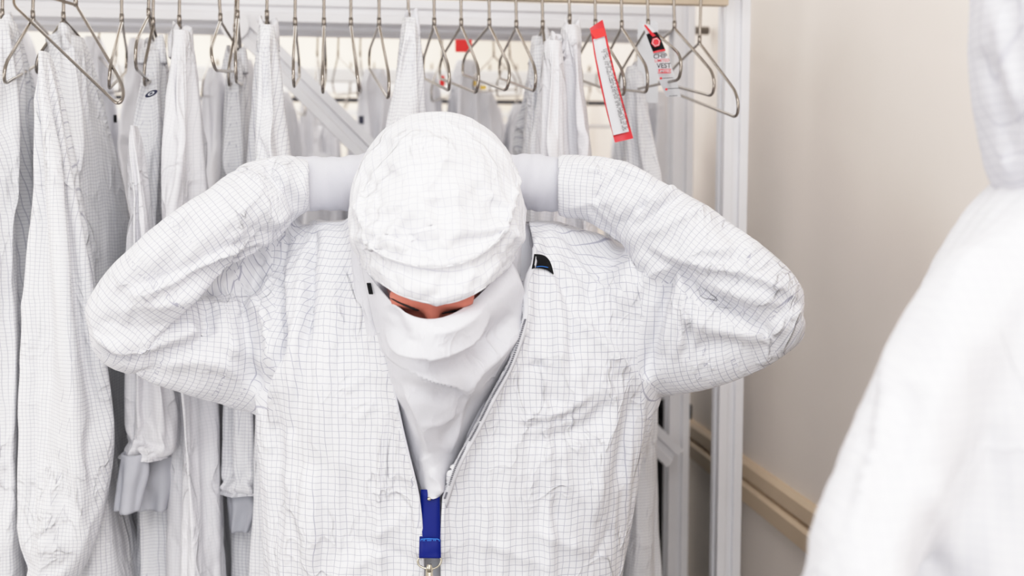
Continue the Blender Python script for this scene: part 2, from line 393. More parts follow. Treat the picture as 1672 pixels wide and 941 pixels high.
# ------------------------------------------------------------------ hanging garments
def interp_rows(rows, ys):
    r=np.array(sorted(rows),float); 
    out=[np.interp(ys,r[:,0],r[:,k]) for k in range(1,r.shape[1])]
    # smooth
    k=5; ker=np.ones(k)/k
    res=[]
    for o_ in out:
        p=np.pad(o_,(k//2,k//2),mode='edge'); res.append(np.convolve(p,ker,'valid'))
    return res
def drape(name, rows, Yc, m, parent=None, depth=.16, pleats=5, amp=.012, seed=0, n_t=64, n_a=72, top_dep=.02, sq=.75, wr=1.0, sim=True):
    """closed hanging tube of cloth: rows (image y, left x, right x) read at its front; depth grows down from the shoulder"""
    rows=sorted(rows)
    if rows[-1][0]==960: rows.append((1250,rows[-1][1]-4,rows[-1][2]+4)); n_t=int(n_t*1.3)
    y0=rows[0][0]; y1=rows[-1][0]
    ys=np.linspace(y0,y1,n_t); xl,xr=interp_rows(rows,ys)
    rs=np.random.default_rng(seed)
    ph=rs.random(8)*6.28
    V=[];UV=[]
    arc=0; 
    th=np.linspace(0,2*np.pi,n_a,endpoint=False)
    for i,y in enumerate(ys):
        t=(y-y0)/max(1,(y1-y0)); g=min(1,(y-y0)/150.0)
        dep=top_dep+(depth-top_dep)*g**.8
        Yi=Yc
        pl=PY(xl[i],y,Yi-dep*.55); pr=PY(xr[i],y,Yi-dep*.55)
        cx=(pl[0]+pr[0])/2; hx=abs(pr[0]-pl[0])/2; z=(pl[2]+pr[2])/2
        c_,s_=np.cos(th),np.sin(th)
        X=np.sign(c_)*np.abs(c_)**sq*hx; Yv=np.sign(s_)*np.abs(s_)**.9*dep
        f=0
        for k in range(pleats):
            kk=2+k*1.7
            f=f+np.cos(kk*th*1.0+ph[k]+1.3*math.sin(2.0*t+ph[k]))*(1/(1+.35*k)) if float(kk).is_integer() else f+np.cos(round(kk)*th+ph[k]+1.0*math.sin(2.4*t+ph[k+1]))*(1/(1+.35*k))
        f=np.sign(f)*np.abs(f)**.8
        a=amp*(.25+.9*min(1,t*2.5))*min(1,hx/.05)*.6
        nx=c_; ny=s_
        X=X+nx*f*a*.7; Yv=Yv+ny*f*a*1.6
        zz=np.full(n_a,z)
        V.append(np.stack([cx+X,Yi+Yv,zz],1))
        seg=np.hypot(np.diff(np.append(X,X[0])),np.diff(np.append(Yv,Yv[0])))
        u=np.concatenate([[0],np.cumsum(seg)])[:-1]
        UV.append(np.stack([cx+X*1.0+Yv*.35*(np.where(c_>0,1,-1)),zz],1))
    Vv=np.concatenate(V); UVv=np.concatenate(UV)
    faces=[]
    for i in range(n_t-1):
        for k in range(n_a):
            k2=(k+1)%n_a; faces.append((i*n_a+k,(i+1)*n_a+k,(i+1)*n_a+k2,i*n_a+k2))
    centres=np.repeat(np.array([v.mean(0) for v in V]),n_a,axis=0); gg=np.repeat(np.minimum(1,(ys-y0)/60.0),n_a)
    if sim:
        pin=np.repeat(np.clip(1-(ys-y0)/45.0,0,1)*.9+np.clip(1-(ys-y0)/12.0,0,1)*.1,n_a); pin[-n_a:]=.6
        V1=cloth_settle(Vv+np.stack([vnoise(Vv*25+seed),vnoise(Vv*25+seed+3),vnoise(Vv*25+7)],1)*.002,faces,pin,[],frames=16,shrink=-.035,bend=.3,quality=3,grav=1.2)
        dlt=V1-Vv; dlt=np.clip(dlt,-.035,.035)
        # subdivide and carry the cloth coordinates along
        ex=np.stack([UVv[:,0],UVv[:,1],gg],1); F_=faces
        Vv,faces,ex=subdivide(Vv+dlt,F_,1,ex); UVv=ex[:,:2]; gg=ex[:,2]
        _,_,centres=subdivide(V1,F_,1,centres)
    # crumples (front mostly)
    q=Vv*np.array([16,16,9.])+seed*3.3
    d=ridged(q)*vnoise(Vv*6+seed)*.007*wr + vnoise(Vv*np.array([26,26,14.])+seed)*.0012*wr
    dirv=Vv-centres; dirv[:,2]=0
    nn=dirv/(np.linalg.norm(dirv,axis=1,keepdims=True)+1e-6)
    Vv=Vv+nn*(d*gg)[:,None]
    o=mesh_obj(name,Vv,faces,m,parent,uvs=UVv)
    return o
def tri_tube_cuff(name, rows, Yc, m, parent, seed=0):
    o=drape(name,rows,Yc,m,parent,depth=.022,pleats=3,amp=.012,seed=seed,n_t=24,n_a=48,top_dep=.02,wr=.3,sim=False); 
    s=o.modifiers.new('thick','SOLIDIFY'); s.thickness=.003
    return o
def collar(parent, cx, cy, w, h, Yc, m=None, seed=0):
    """folded collar band sitting round the hanger neck"""
    rs=np.random.default_rng(seed); n=40; V=[];UV=[];rowsn=8
    for i in range(rowsn):
        t=i/(rowsn-1)
        for k in range(n):
            a=2*math.pi*k/n
            wob=1+.22*math.sin(3*a+seed+t)+.14*math.sin(5*a+seed*2-t*2)
            p=PY(cx,cy-2+h*1.5*(t),Yc)
            ww=w*(.72+.22*t)
            p=p+np.array([ww*math.cos(a)*wob,ww*1.5*math.sin(a)*wob,.012*math.sin(2*a+seed)*(1-t)])
            V.append(p);UV.append((p[0]+p[1]*.4,p[2]))
    f=[(i*n+k,(i+1)*n+k,(i+1)*n+(k+1)%n,i*n+(k+1)%n) for i in range(rowsn-1) for k in range(n)]
    o=mesh_obj('collar',V,f,m or M['hang'],parent,uvs=UV); s=o.modifiers.new('thick','SOLIDIFY'); s.thickness=.0018
    return o
def garment(loc_px, Yc, label, parts, stem=True, cat='coverall', name='white_coverall', group=None, zrod_=None, apex=None):
    e=empty(name,PY(loc_px[0],loc_px[1],Yc)); meta(e,label,cat,group)
    return e
# rows are (y, xl, xr)
g=garment((10,35),1.86,'pale gridded coverall at the left edge of the picture',0)
drape('body',[(32,-8,14),(60,-18,36),(100,-30,48),(210,-45,44),(300,-50,30),(500,-55,26),(700,-60,20),(960,-60,30)],1.82,M['hang'],g,seed=3,depth=.15,amp=.014)
collar(g,2,34,.022,24,1.86,seed=2)
hanger((4,28),(-20,150),(18,120),4,label='steel hanger carrying the leftmost pale coverall',dn=.06,df=.09)
g=garment((100,60),1.86,'large bright gridded coverall with a long straight sleeve, second from left',0)
drape('body',[(58,82,125),(75,66,140),(100,60,152),(200,62,182),(380,80,216),(500,90,218),(600,95,214),(780,100,205),(960,110,212)],1.87,M['hang'],g,seed=5,depth=.16,amp=.012,pleats=4)
drape('sleeve',[(84,66,69),(96,62,76),(120,58,92),(180,54,110),(250,46,130),(400,32,166),(590,20,191),(680,16,182),(800,20,150),(880,26,128),(941,32,106),(1010,36,92)],1.68,M['hang'],g,seed=8,depth=.07,amp=.008,pleats=3,top_dep=.02)
collar(g,104,56,.03,22,1.87,seed=4)
hanger((104,33),(60,120),(132,92),103,label='steel hanger inside the large bright coverall',dn=.06,df=.09)
g=garment((250,75),1.9,'coverall with a small navy oval label and grey knit cuffs',0)
bd=drape('body',[(72,238,262),(100,228,272),(160,214,275),(240,196,268),(330,200,262),(400,204,268),(520,200,276),(960,215,290)],1.93,M['hang'],g,seed=11,depth=.14,amp=.012)
sl=drape('sleeve',[(205,214,218),(235,206,230),(270,200,246),(330,198,256),(420,198,262),(520,200,276),(600,200,282),(680,196,280),(720,192,276),(752,190,268)],1.72,M['hang2'],g,seed=13,depth=.05,amp=.012,pleats=5,wr=2)
tri_tube_cuff('knit_cuff',[(742,196,240),(770,190,242),(836,184,226)],1.70,M['knit2'],g,1)
tri_tube_cuff('knit_cuff',[(746,232,284),(790,226,280),(834,222,270)],1.76,M['knit2'],g,2)
collar(g,252,72,.024,24,1.93,seed=9)
hanger((250,42),(236,140),(262,120),250,label='steel hanger inside the coverall with the navy label',dn=.06,df=.09)
mb=MB(); n=20; cpt=PY(247,153,1.785)
ax=np.array([.0100,0,.0052]); ay=np.array([-.0018,0,.0040])
for (sc_,dy,mi) in ((1,0,0),(.52,-.0012,1),(.3,-.002,0)):
    ring=[cpt+np.array([0,dy,0])+sc_*(math.cos(2*math.pi*k/n)*ax+math.sin(2*math.pi*k/n)*ay) for k in range(n)]
    mb.add(ring,[tuple(range(n))],mi)
lo=mb.build('navy_label',[M['navy'],M['tagw']],g)
g=garment((293,50),1.86,'bright narrow coverall hung closest to the left of the brace',0)
drape('body',[(50,284,304),(75,276,318),(110,270,326),(200,262,336),(300,256,346),(400,262,350),(560,284,352),(700,288,352),(960,288,354)],1.80,M['hang2'],g,seed=17,depth=.13,amp=.010,wr=1.5)
collar(g,294,52,.022,30,1.84,M['hang2'],seed=12)
hanger((293,38),(284,150),(306,120),293,label='steel hanger inside the bright narrow coverall',dn=.06,df=.09)
g=garment((380,88),2.0,'shaded coverall behind the bright ones with a folded grey cuff',0)
drape('body',[(86,374,392),(120,366,402),(180,356,410),(260,350,416),(400,346,430),(600,352,440),(960,350,440)],2.0,M['hang'],g,seed=21,depth=.13,amp=.012)
drape('sleeve',[(320,380,384),(350,370,396),(420,362,410),(520,366,430),(620,364,440),(720,360,440),(800,358,438),(806,362,434)],1.78,M['hang'],g,seed=23,depth=.05,amp=.008)
tri_tube_cuff('knit_cuff',[(798,368,412),(830,372,418),(868,374,406)],1.77,M['knit2'],g,3)
collar(g,384,86,.022,24,2.0,seed=8)
hanger((384,52),(374,140),(396,120),386,label='steel hanger inside the shaded coverall',Yc=1.99,dn=.06,df=.09,zr_=zrod)
g=garment((435,38),1.86,'tall gridded coverall hanging in front of the diagonal brace',0)
drape('body',[(40,424,444),(60,418,452),(80,414,456),(150,402,468),(200,398,482),(250,394,500),(400,388,520),(600,380,520),(960,376,500)],1.82,M['hang'],g,seed=29,depth=.14,amp=.010,pleats=4)
collar(g,436,40,.019,30,1.85,M['hang2'],seed=7)
hanger((436,30),(426,150),(450,120),436,label='steel hanger inside the tall coverall over the brace',dn=.06,df=.09)
g=garment((668,30),1.86,'gridded coverall hanging directly above the worker\'s hood',0)
drape('body',[(30,660,682),(50,654,688),(75,646,696),(110,632,706),(160,608,720),(220,584,734),(350,590,730),(600,590,740),(960,590,740)],1.86,M['hang'],g,seed=31,depth=.13,amp=.008)
collar(g,671,28,.016,24,1.86,M['plain'],seed=3)
hanger((667,34),(655,150),(690,120),666,label='steel hanger inside the coverall above the hood',dn=.06,df=.09)
g=garment((886,62),1.9,'pale coverall right of the hood, left of its brighter neighbours',0)
drape('body',[(60,872,902),(85,862,914),(130,852,922),(190,838,926),(260,826,930),(400,830,940),(700,830,950),(960,830,950)],1.93,M['hang'],g,seed=37,depth=.13,amp=.012)
collar(g,886,60,.024,30,1.93,seed=5)
hanger((886,46),(892,150),(868,120),886,label='steel hanger inside the pale coverall right of the hood',dn=.06,df=.09)
g=garment((905,70),1.84,'slim bright white coverall between two others right of the hood',0)
drape('body',[(66,892,918),(90,888,922),(140,880,924),(240,868,924),(330,872,926),(430,874,940),(960,870,950)],1.78,M['hang2'],g,seed=39,depth=.10,amp=.008)
collar(g,905,66,.018,20,1.8,M['hang2'],seed=6)
g=garment((932,42),1.84,'bright smooth coverall just left of the red bordered tag',0)
drape('body',[(42,920,942),(60,916,948),(90,914,958),(130,912,972),(200,908,992),(280,900,1006),(400,900,1016),(700,900,1020),(960,900,1020)],1.83,M['hang2'],g,seed=41,depth=.13,amp=.010,pleats=4)
collar(g,932,42,.017,26,1.85,M['hang2'],seed=14)
hanger((930,36),(950,150),(918,120),930,label='steel hanger inside the coverall left of the red bordered tag',dn=.06,df=.09)
g=garment((1040,110),2.05,'pale coverall behind the tags, nearest the rack post',0)
drape('body',[(108,1028,1052),(140,1018,1060),(200,1008,1074),(290,998,1090),(400,996,1094),(600,996,1050),(670,998,1056),(780,996,1068),(960,990,1086)],1.99,M['hang'],g,seed=43,depth=.12,amp=.012)
collar(g,1040,110,.018,20,2.0,seed=11)
g=garment((240,500),2.1,'dark drape low between the grey cuffs and the bright coverall',0,cat='garment',name='dark_drape')
drape('body',[(86,238,252),(200,222,262),(400,210,268),(700,206,272),(960,204,282)],2.08,M['darkcl'],g,seed=47,depth=.08,amp=.01)  # dark hanging tube filling the gap behind the cuffs
# ------------------------------------------------------------------ tags hanging from hangers
def strip(name, left, right, Ys, m, parent, off=0.0, nseg=24, curl=0.0):
    """flat strip between two pixel polylines at depth Ys (per point)"""
    L_=[PY(a[0],a[1],Ys[i]+off) for i,a in enumerate(left)]; R_=[PY(a[0],a[1],Ys[i]+off) for i,a in enumerate(right)]
    V=[];n=len(left)
    us=np.linspace(0,n-1,nseg)
    for u in us:
        i=min(int(u),n-2); f=u-i
        a=L_[i]*(1-f)+L_[i+1]*f; b=R_[i]*(1-f)+R_[i+1]*f
        for s in np.linspace(0,1,5):
            p=a*(1-s)+b*s; p=p+np.array([0,-curl*4*s*(1-s),0]); V.append(p)
    f=[(i*5+k,i*5+k+1,(i+1)*5+k+1,(i+1)*5+k) for i in range(nseg-1) for k in range(4)]
    return mesh_obj(name,V,f,m,parent)
def glyph_marks(parent, name, P0, ux, uy, rows, cols, cw, chh, m, seed=0, fill=.8, off=-.0015, wt=.16):
    """rows of small letter-like strokes on a surface spanned by ux, uy"""
    rs=random.Random(seed); mb=MB()
    nrm=np.array([0,off,0])
    def bar(x0,y0,x1,y1,w):
        d=np.array([x1-x0,y1-y0]); l=np.hypot(*d)+1e-9; n_=np.array([-d[1],d[0]])/l*w/2
        q=[(x0+n_[0],y0+n_[1]),(x1+n_[0],y1+n_[1]),(x1-n_[0],y1-n_[1]),(x0-n_[0],y0-n_[1])]
        mb.add([P0+nrm+ux*a+uy*b for a,b in q],[(0,1,2,3)])
    for r in range(rows):
        c=0
        while c<cols:
            if rs.random()<fill:
                x=c*cw; y=r*chh*1.0; w=cw*.7; h=chh*.68; t=cw*wt
                k=rs.randrange(6)
                segs=[[(0,0,0,h),(w,0,w,h),(0,h/2,w,h/2)],[(0,0,0,h),(0,0,w,0),(0,h,w,h)],[(0,0,w,0),(w/2,0,w/2,h)],
                      [(0,0,0,h),(0,0,w,0),(0,h/2,w*.8,h/2)],[(0,0,0,h),(w,0,w,h),(0,h,w,h),(0,0,w,0)],[(0,0,w,h),(w,0,0,h)]][k]
                for s in segs: bar(x+s[0],y+s[1],x+s[2],y+s[3],t)
            c+=1
    return mb.build(name,m,parent)
# tag 1 : red bordered strip
YT=1.70
t1=empty('hanging_tag',PY(975,40,YT)); meta(t1,'long grey printed strip tag with red border dangling from a hanger','tag')
strip('red_border',[(963,46),(966,60),(970,90),(980,140),(992,190),(1004,233)],[(984,32),(989,52),(995,80),(1006,125),(1020,175),(1034,226)],[YT+.03,YT,YT-.008,YT-.02,YT-.03,YT-.04],M['red'],t1,curl=.003)
strip('print_panel',[(968.5,64),(974,96),(982.5,136),(991.5,178),(1001.5,221)],[(987,58),(991.5,80),(1002.5,124),(1015,168),(1027,215)],[YT-.002,YT-.010,YT-.020,YT-.029,YT-.038],M['grey'],t1,off=-.004,curl=.003)
P0=PY(988,80,YT-.013); P1=PY(1024,213,YT-.043); ux=(P1-P0); ll=np.linalg.norm(ux); ux/=ll; uyv=np.array([-ux[2],0,ux[0]]); 
if uyv[0]>0: uyv=-uyv
ab=P0-uyv*0.0
glyph_marks(t1,'printed_text',P0+np.array([.004,-.004,.0]),ux,uyv*1.0,4,int(ll/.0030),.0030,.0037,M['ink'],seed=4,off=-.005,fill=.72,wt=.2)
strip('clip_eye',[(964,50),(972,64)],[(985,45),(990,58)],[YT-.002,YT-.006],M['redb'],t1,off=-.006,nseg=4)
# tag 2 : white strip with black head and red badge, words
YT2=1.78
t2=empty('hanging_tag',PY(1060,45,YT2)); meta(t2,'curled white plastic tag with black head and red badge on a hanger','tag')
Lp=[(1049,40),(1054,54),(1060,70),(1066,84),(1072,110),(1076,132),(1088,158)]
Rp=[(1060,40),(1071,52),(1080,66),(1086,82),(1096,108),(1104,130),(1112,158)]
Yp=[YT2+.02,YT2+.0,YT2-.02,YT2-.03,YT2-.035,YT2-.03,YT2-.015]
strip('tag_strip',Lp,Rp,Yp,M['tagw'],t2,curl=.004)
strip('black_head',[(1055,56),(1060,70),(1066,84.5)],[(1073,52),(1080,66),(1086,80)],[YT2-.002,YT2-.02,YT2-.031],M['black'],t2,off=-.006,nseg=8,curl=.004)
strip('red_edge',[(1066,84.5),(1067,87)],[(1086,80),(1087,83)],[YT2-.031,YT2-.032],M['red'],t2,off=-.0065,nseg=3,curl=.004)
strip('red_edge',[(1051,41),(1062,56),(1066,60)],[(1054,40),(1068,56),(1071,58)],[YT2+.012,YT2-.01,YT2-.012],M['red'],t2,off=-.008,nseg=6)
mb=MB(); cc=PY(1071,69,YT2-.045)
hexr=[cc+np.array([.0085*math.cos(math.pi/3*k+.3),0,.0085*math.sin(math.pi/3*k+.3)]) for k in range(6)]
mb.add(hexr,[tuple(range(6))]); mb.build('red_badge',M['red'],t2)
mb=MB(); 
for sc_ in (.82,):
    h1=[cc+np.array([.0085*sc_*math.cos(math.pi/3*k+.3),-.0006,.0085*sc_*math.sin(math.pi/3*k+.3)]) for k in range(6)]
    h2=[cc+np.array([.0085*.72*math.cos(math.pi/3*k+.3),-.0006,.0085*.72*math.sin(math.pi/3*k+.3)]) for k in range(6)]
    mb.add(h1+h2,[(k,(k+1)%6,6+(k+1)%6,6+k) for k in range(6)])
mb.build('badge_outline',M['tagw'],t2)
def text(parent, s, x, y, Y, size, m, rot=0., name='printed_text', ysc=1.0):
    cu=bpy.data.curves.new(name,'FONT'); cu.body=s; cu.size=size; cu.align_x='CENTER'; cu.align_y='CENTER'; cu.offset=size*.015
    o=bpy.data.objects.new(name+'_curve',cu); COL.objects.link(o)
    dg=bpy.context.evaluated_depsgraph_get(); me=bpy.data.meshes.new_from_object(o.evaluated_get(dg))
    bpy.data.objects.remove(o)
    V=np.array([v.co[:] for v in me.vertices]); ca,sa=math.cos(rot),math.sin(rot)
    p=PY(x,y,Y)
    X=V[:,0]*ca-V[:,1]*ysc*sa; Z=V[:,0]*sa+V[:,1]*ysc*ca
    Wv=np.stack([p[0]+X,np.full(len(X),p[1]),p[2]+Z],1)
    fs=[list(f.vertices) for f in me.polygons]
    return mesh_obj(name,Wv,fs,m,parent,smooth=False)
text(t2,'CHIP',1078,92,YT2-.046,.011,M['ink'],.08)
text(t2,'LIMITED',1081,99,YT2-.046,.0072,M['red'],.06)
text(t2,'VEST',1084,107.5,YT2-.046,.0115,M['ink'],.04)
mb=MB(); a=PY(1085,116.5,YT2-.045); mb.add([a+np.array([dx,0,dz]) for dx,dz in ((-.0115,-.0038),(.0115,-.003),(.0115,.0043),(-.0115,.0035))],[(0,1,2,3)]); mb.build('red_bar',M['red'],t2)
text(t2,'LIMITED',1085,116.3,YT2-.047,.0064,M['tagw'],.04)
for (x0,x1,yy) in ((1080,1099,128),(1090,1109,145),(1093,1106,157)):
    mb=MB(); a=PY(x0,yy,YT2-.045); b=PY(x1,yy-1,YT2-.045); mb.tube([a,b],.0005,5); mb.build('rule_line',M['ink'],t2)
for (xx,yy) in ((1079,128),(1088,146)):
    mb=MB(); a=PY(xx,yy,YT2-.046); mb.tube([a,a+np.array([0,-.0006,0])],.0022,10); mb.build('red_dot',M['red'],t2)
# pale blank tag behind
t3=empty('hanging_tag',PY(1058,35,1.97)); meta(t3,'blank pale rounded plastic tag behind the white badge tag','tag')
strip('tag_sheet',[(1046,34),(1042,38),(1041,60),(1041,110),(1043,168)],[(1069,34),(1074,38),(1075,60),(1075,110),(1074,168)],[1.96]*5,M['tagw'],t3)
# ------------------------------------------------------------------ voxel sculpting helpers
def ell(px, py, D, rx, ry, rd, n=14):
    """ellipsoid points; rx, ry in picture pixels at depth D, rd in metres"""
    c=P(px,py,D); a=rx*D/F; b=ry*D/F; pts=[]
    for i in range(1,8):
        ph=math.pi*i/8
        for k in range(n):
            t=2*math.pi*k/n
            pts.append(c+RT*a*math.sin(ph)*math.cos(t)+UP*b*math.cos(ph)+FW*rd*math.sin(ph)*math.sin(t))
    pts+= [c+UP*b,c-UP*b]
    return pts
def wdisc(x,y,z,rx,ry,n=20,h=.0):
    return [np.array([x+rx*math.cos(2*math.pi*k/n),y+ry*math.sin(2*math.pi*k/n),z+dz]) for k in range(n) for dz in ((0,) if not h else (-h,h))]
def disc(xl,xr,y,D,rd,n=28,sq=.75):
    c=P((xl+xr)/2,y,D); a=(xr-xl)/2*D/F
    sg=lambda v:math.copysign(abs(v)**sq,v)
    fwd=np.array([FW[0],FW[1],0]); fwd/=np.linalg.norm(fwd)
    return [c+RT*a*sg(math.cos(2*math.pi*k/n))+fwd*rd*sg(math.sin(2*math.pi*k/n)) for k in range(n)]
def hull(bm, pts):
    vs=[bm.verts.new(tuple(p)) for p in pts]
    r=bmesh.ops.convex_hull(bm,input=vs)
    bad=[g for g in r['geom_interior'] if isinstance(g,bmesh.types.BMVert)]+[g for g in r['geom_unused'] if isinstance(g,bmesh.types.BMVert)]
    bmesh.ops.delete(bm,geom=list(set(bad)),context='VERTS')
def chain(bm, sts):
    for a,b in zip(sts,sts[1:]): hull(bm,a+b)
def voxel(bm, size, smooth=6, sub=0):
    me=bpy.data.meshes.new('tmp'); bm.to_mesh(me); bm.free()
    o=bpy.data.objects.new('tmp',me); COL.objects.link(o)
    r=o.modifiers.new('r','REMESH'); r.mode='VOXEL'; r.voxel_size=size; r.adaptivity=0
    s=o.modifiers.new('s','SMOOTH'); s.factor=.5; s.iterations=smooth
    if sub:
        q=o.modifiers.new('q','SUBSURF'); q.levels=sub; q.render_levels=sub
    dg=bpy.context.evaluated_depsgraph_get(); m2=bpy.data.meshes.new_from_object(o.evaluated_get(dg))
    V=np.empty(len(m2.vertices)*3); m2.vertices.foreach_get('co',V); V=V.reshape(-1,3)
    Fc=[tuple(p.vertices) for p in m2.polygons]
    bpy.data.objects.remove(o); bpy.data.meshes.remove(me); bpy.data.meshes.remove(m2)
    return V,Fc
def normals(V,Fc):
    me=bpy.data.meshes.new('n'); me.from_pydata(V.tolist(),[],Fc); me.update()
    N=np.empty(len(V)*3); me.vertices.foreach_get('normal',N); bpy.data.meshes.remove(me)
    return N.reshape(-1,3)
def seg_d(x,y,pl):
    """distance to polyline, param 0..1 along, signed side"""
    best=np.full(len(x),1e9); par=np.zeros(len(x)); side=np.zeros(len(x))
    L=[math.dist(a,b) for a,b in zip(pl,pl[1:])]; T=sum(L); acc=0
    for (a,b),l in zip(zip(pl,pl[1:]),L):
        dx,dy=(b[0]-a[0])/l,(b[1]-a[1])/l
        t=np.clip((x-a[0])*dx+(y-a[1])*dy,0,l)
        ex=x-a[0]-t*dx; ey=y-a[1]-t*dy; d=np.hypot(ex,ey)
        m=d<best; best[m]=d[m]; par[m]=((acc+t)/T)[m]; side[m]=(dx*ey-dy*ex)[m]
        acc+=l
    return best,par,np.sign(side)
def smooth_poly(pl,k=4):
    if len(pl)<3: return pl
    out=[];n=len(pl)
    for i in range(n-1):
        p0=np.array(pl[max(i-1,0)]);p1=np.array(pl[i]);p2=np.array(pl[i+1]);p3=np.array(pl[min(i+2,n-1)])
        for j in range(k):
            u=j/k; out.append(tuple(.5*((2*p1)+(-p0+p2)*u+(2*p0-5*p1+4*p2-p3)*u*u+(-p0+3*p1-3*p2+p3)*u**3)))
    out.append(tuple(pl[-1])); return out
def sculpt(V,N,strokes,back=.25):
    """press folds into the cloth: each stroke is a line over the front of the garment"""
    x,y,D=proj(V)
    vd=(V-C)/np.linalg.norm(V-C,axis=1,keepdims=True)
    facing=np.clip(-(N*vd).sum(1)*2.2+.15,0,1)
    H=np.zeros(len(V)); SH=np.zeros((len(V),2))
    for s in strokes:
        kind,pl,w,amp=s[:4]; opt=s[4] if len(s)>4 else {}
        sp=smooth_poly(pl)
        xs=[p[0] for p in sp]; ys=[p[1] for p in sp]; R=w*5
        m=(x>min(xs)-R)&(x<max(xs)+R)&(y>min(ys)-R)&(y<max(ys)+R)&(facing>0)
        if 'D' in opt: m&=(D>opt['D'][0])&(D<opt['D'][1])
        idx=np.where(m)[0]
        if not len(idx): continue
        d,t,sd_=seg_d(x[idx],y[idx],sp)
        ta=opt.get('taper',(1,1)); tp=np.ones(len(idx))
        if ta[0]: tp*=np.clip(t/.22,0,1)**.7
        if ta[1]: tp*=np.clip((1-t)/.22,0,1)**.7
        # fall-off beyond the ends is already in d; keep cap short
        if kind=='r': h=np.exp(-(d/w)**2)
        elif kind=='k': h=np.exp(-(d/w))              # crisp crease
        elif kind=='s':                                # overlap: lit side + raised, other side drops quickly
            sgn=sd_*opt.get('side',1)
            h=np.where(sgn>0,np.exp(-d/(w*1.6)),-.9*np.exp(-d/(w*.8))*(1-np.exp(-d/(w*.15)))+np.exp(-d/(w*.12)))
        H[idx]+=amp*tp*h*facing[idx]
    return H
def relax(H,Fc,n=2):
    A=np.array([(f[i],f[(i+1)%len(f)]) for f in Fc for i in range(len(f))]); cnt=np.bincount(A[:,0],minlength=len(H))
    for _ in range(n):
        H=.45*H+.55*np.bincount(A[:,0],weights=H[A[:,1]],minlength=len(H))/np.maximum(cnt,1)
    return H
def finish(V,N,H):
    vd=-(V-C)/np.linalg.norm(V-C,axis=1,keepdims=True)
    dr=N*.55+vd*.45; dr/=np.linalg.norm(dr,axis=1,keepdims=True)
    return V+dr*(H*.001)[:,None]
def in_poly(x,y,poly):
    c=np.zeros(len(x),bool); n=len(poly); j=n-1
    for i in range(n):
        xi,yi=poly[i]; xj,yj=poly[j]
        c^=((yi>y)!=(yj>y))&(x<(xj-xi)*(y-yi)/((yj-yi) if yj!=yi else 1e-9)+xi); j=i
    return c
def limb_uv(V, axis, rad=.075):
    """(nearest normalised distance, uv) of a limb given [(point, radius)...]"""
    pts=[a for a,_ in axis]; rr=[b for _,b in axis]
    best=np.full(len(V),1e9); uv=np.zeros((len(V),2)); acc=0; ref=None
    for (a,b,ra,rb) in zip(pts,pts[1:],rr,rr[1:]):
        l=np.linalg.norm(b-a); t=(b-a)/l
        if ref is None: ref=np.cross(t,FW)
        ref=ref-t*(ref@t); ref/=np.linalg.norm(ref); bi=np.cross(t,ref)
        s=np.clip((V-a)@t,0,l); q=V-a-s[:,None]*t; d=np.linalg.norm(q,axis=1)/(ra+(rb-ra)*s/l)
        ang=np.arctan2(q@ref,-(q@bi))
        m=d<best; best[m]=d[m]; uv[m,0]=(rad*1.05*ang)[m]; uv[m,1]=(acc+((V-a)@t))[m]; acc+=l
    return best,uv
# ------------------------------------------------------------------ the worker pulling on the hood
worker=empty('person',(P(735,333,1.60)[0],P(735,333,1.60)[1],0))
meta(worker,'person in white gridded coverall with bowed hooded head, both hands behind the neck, elbows out','person')
DT=1.60
torso_rows=[(362,520,900,1.60,.075),(385,455,985,1.60,.10),(420,425,1050,1.60,.12),(480,415,1085,1.585,.15),(560,415,1085,1.575,.165),
 (625,428,1053,1.572,.17),(700,440,1040,1.575,.17),(760,446,1030,1.58,.17),(850,442,1020,1.59,.17),(941,437,1015,1.60,.175),(1010,435,1015,1.61,.155)]
def px_axis(sts): return [(P(s[0],s[1],s[2]),s[3]*s[2]/F) for s in sts]
LF=[(488,303,1.525,45,44),(455,307,1.505,54,56),(425,320,1.485,60,66),(375,350,1.46,58,60),(320,383,1.44,58,58),(265,428,1.43,60,58),(215,472,1.43,56,55),(182,505,1.43,46,46)]
LU=[(180,508,1.44,44,44),(205,528,1.455,50,52),(255,540,1.48,55,58),(320,545,1.51,66,68),(380,548,1.54,78,76),(430,545,1.565,85,95),(480,520,1.585,95,110)]
RF=[(926,303,1.53,50,52),(985,308,1.515,53,57),(1050,335,1.50,54,56),(1120,375,1.475,56,60),(1190,425,1.45,58,60),(1240,465,1.435,56,62),(1272,488,1.43,46,46)]
RU=[(1272,492,1.44,45,44),(1225,500,1.455,54,66),(1170,505,1.48,66,82),(1110,505,1.51,80,96),(1050,500,1.545,90,108),(985,495,1.57,100,110)]
def est(sts, k=1.0, dk=.95): return [ell(s[0],s[1],s[2],s[3]*k,s[4]*k,s[3]*s[2]/F*dk*k) for s in sts]
def legs(bm, cx, cy, hipz, ank=.06, hw=.09, r0=.125, r1=.085, foot=True):
    for s in (-1,1):
        tops=[(cx+s*.085,cy,hipz,.135,.14),(cx+s*.10,cy,.75,.115,.12),(cx+s*.11,cy-.01,.48,.095,.10),(cx+s*.12,cy+.01,.12,.085,.09)]
        chain(bm,[wdisc(a,b,c,d,e,18,.01) for a,b,c,d,e in tops])
bm=bmesh.new()
chain(bm,[disc(xl,xr,y,D,rd) for (y,xl,xr,D,rd) in torso_rows])
for s in (LF,LU,RF,RU): chain(bm,est(s))
hull(bm,est(LF)[-1]+est(LU)[0]); hull(bm,est(RF)[-1]+est(RU)[0]); hull(bm,est(RF)[-2]+est(RU)[1]); hull(bm,est(LF)[-2]+est(LU)[1])
hp=P(725,1010,1.61)
pel=[wdisc(hp[0],hp[1],hp[2]+.02,.27,.15,24),wdisc(hp[0],hp[1],.72,.22,.155,24)]
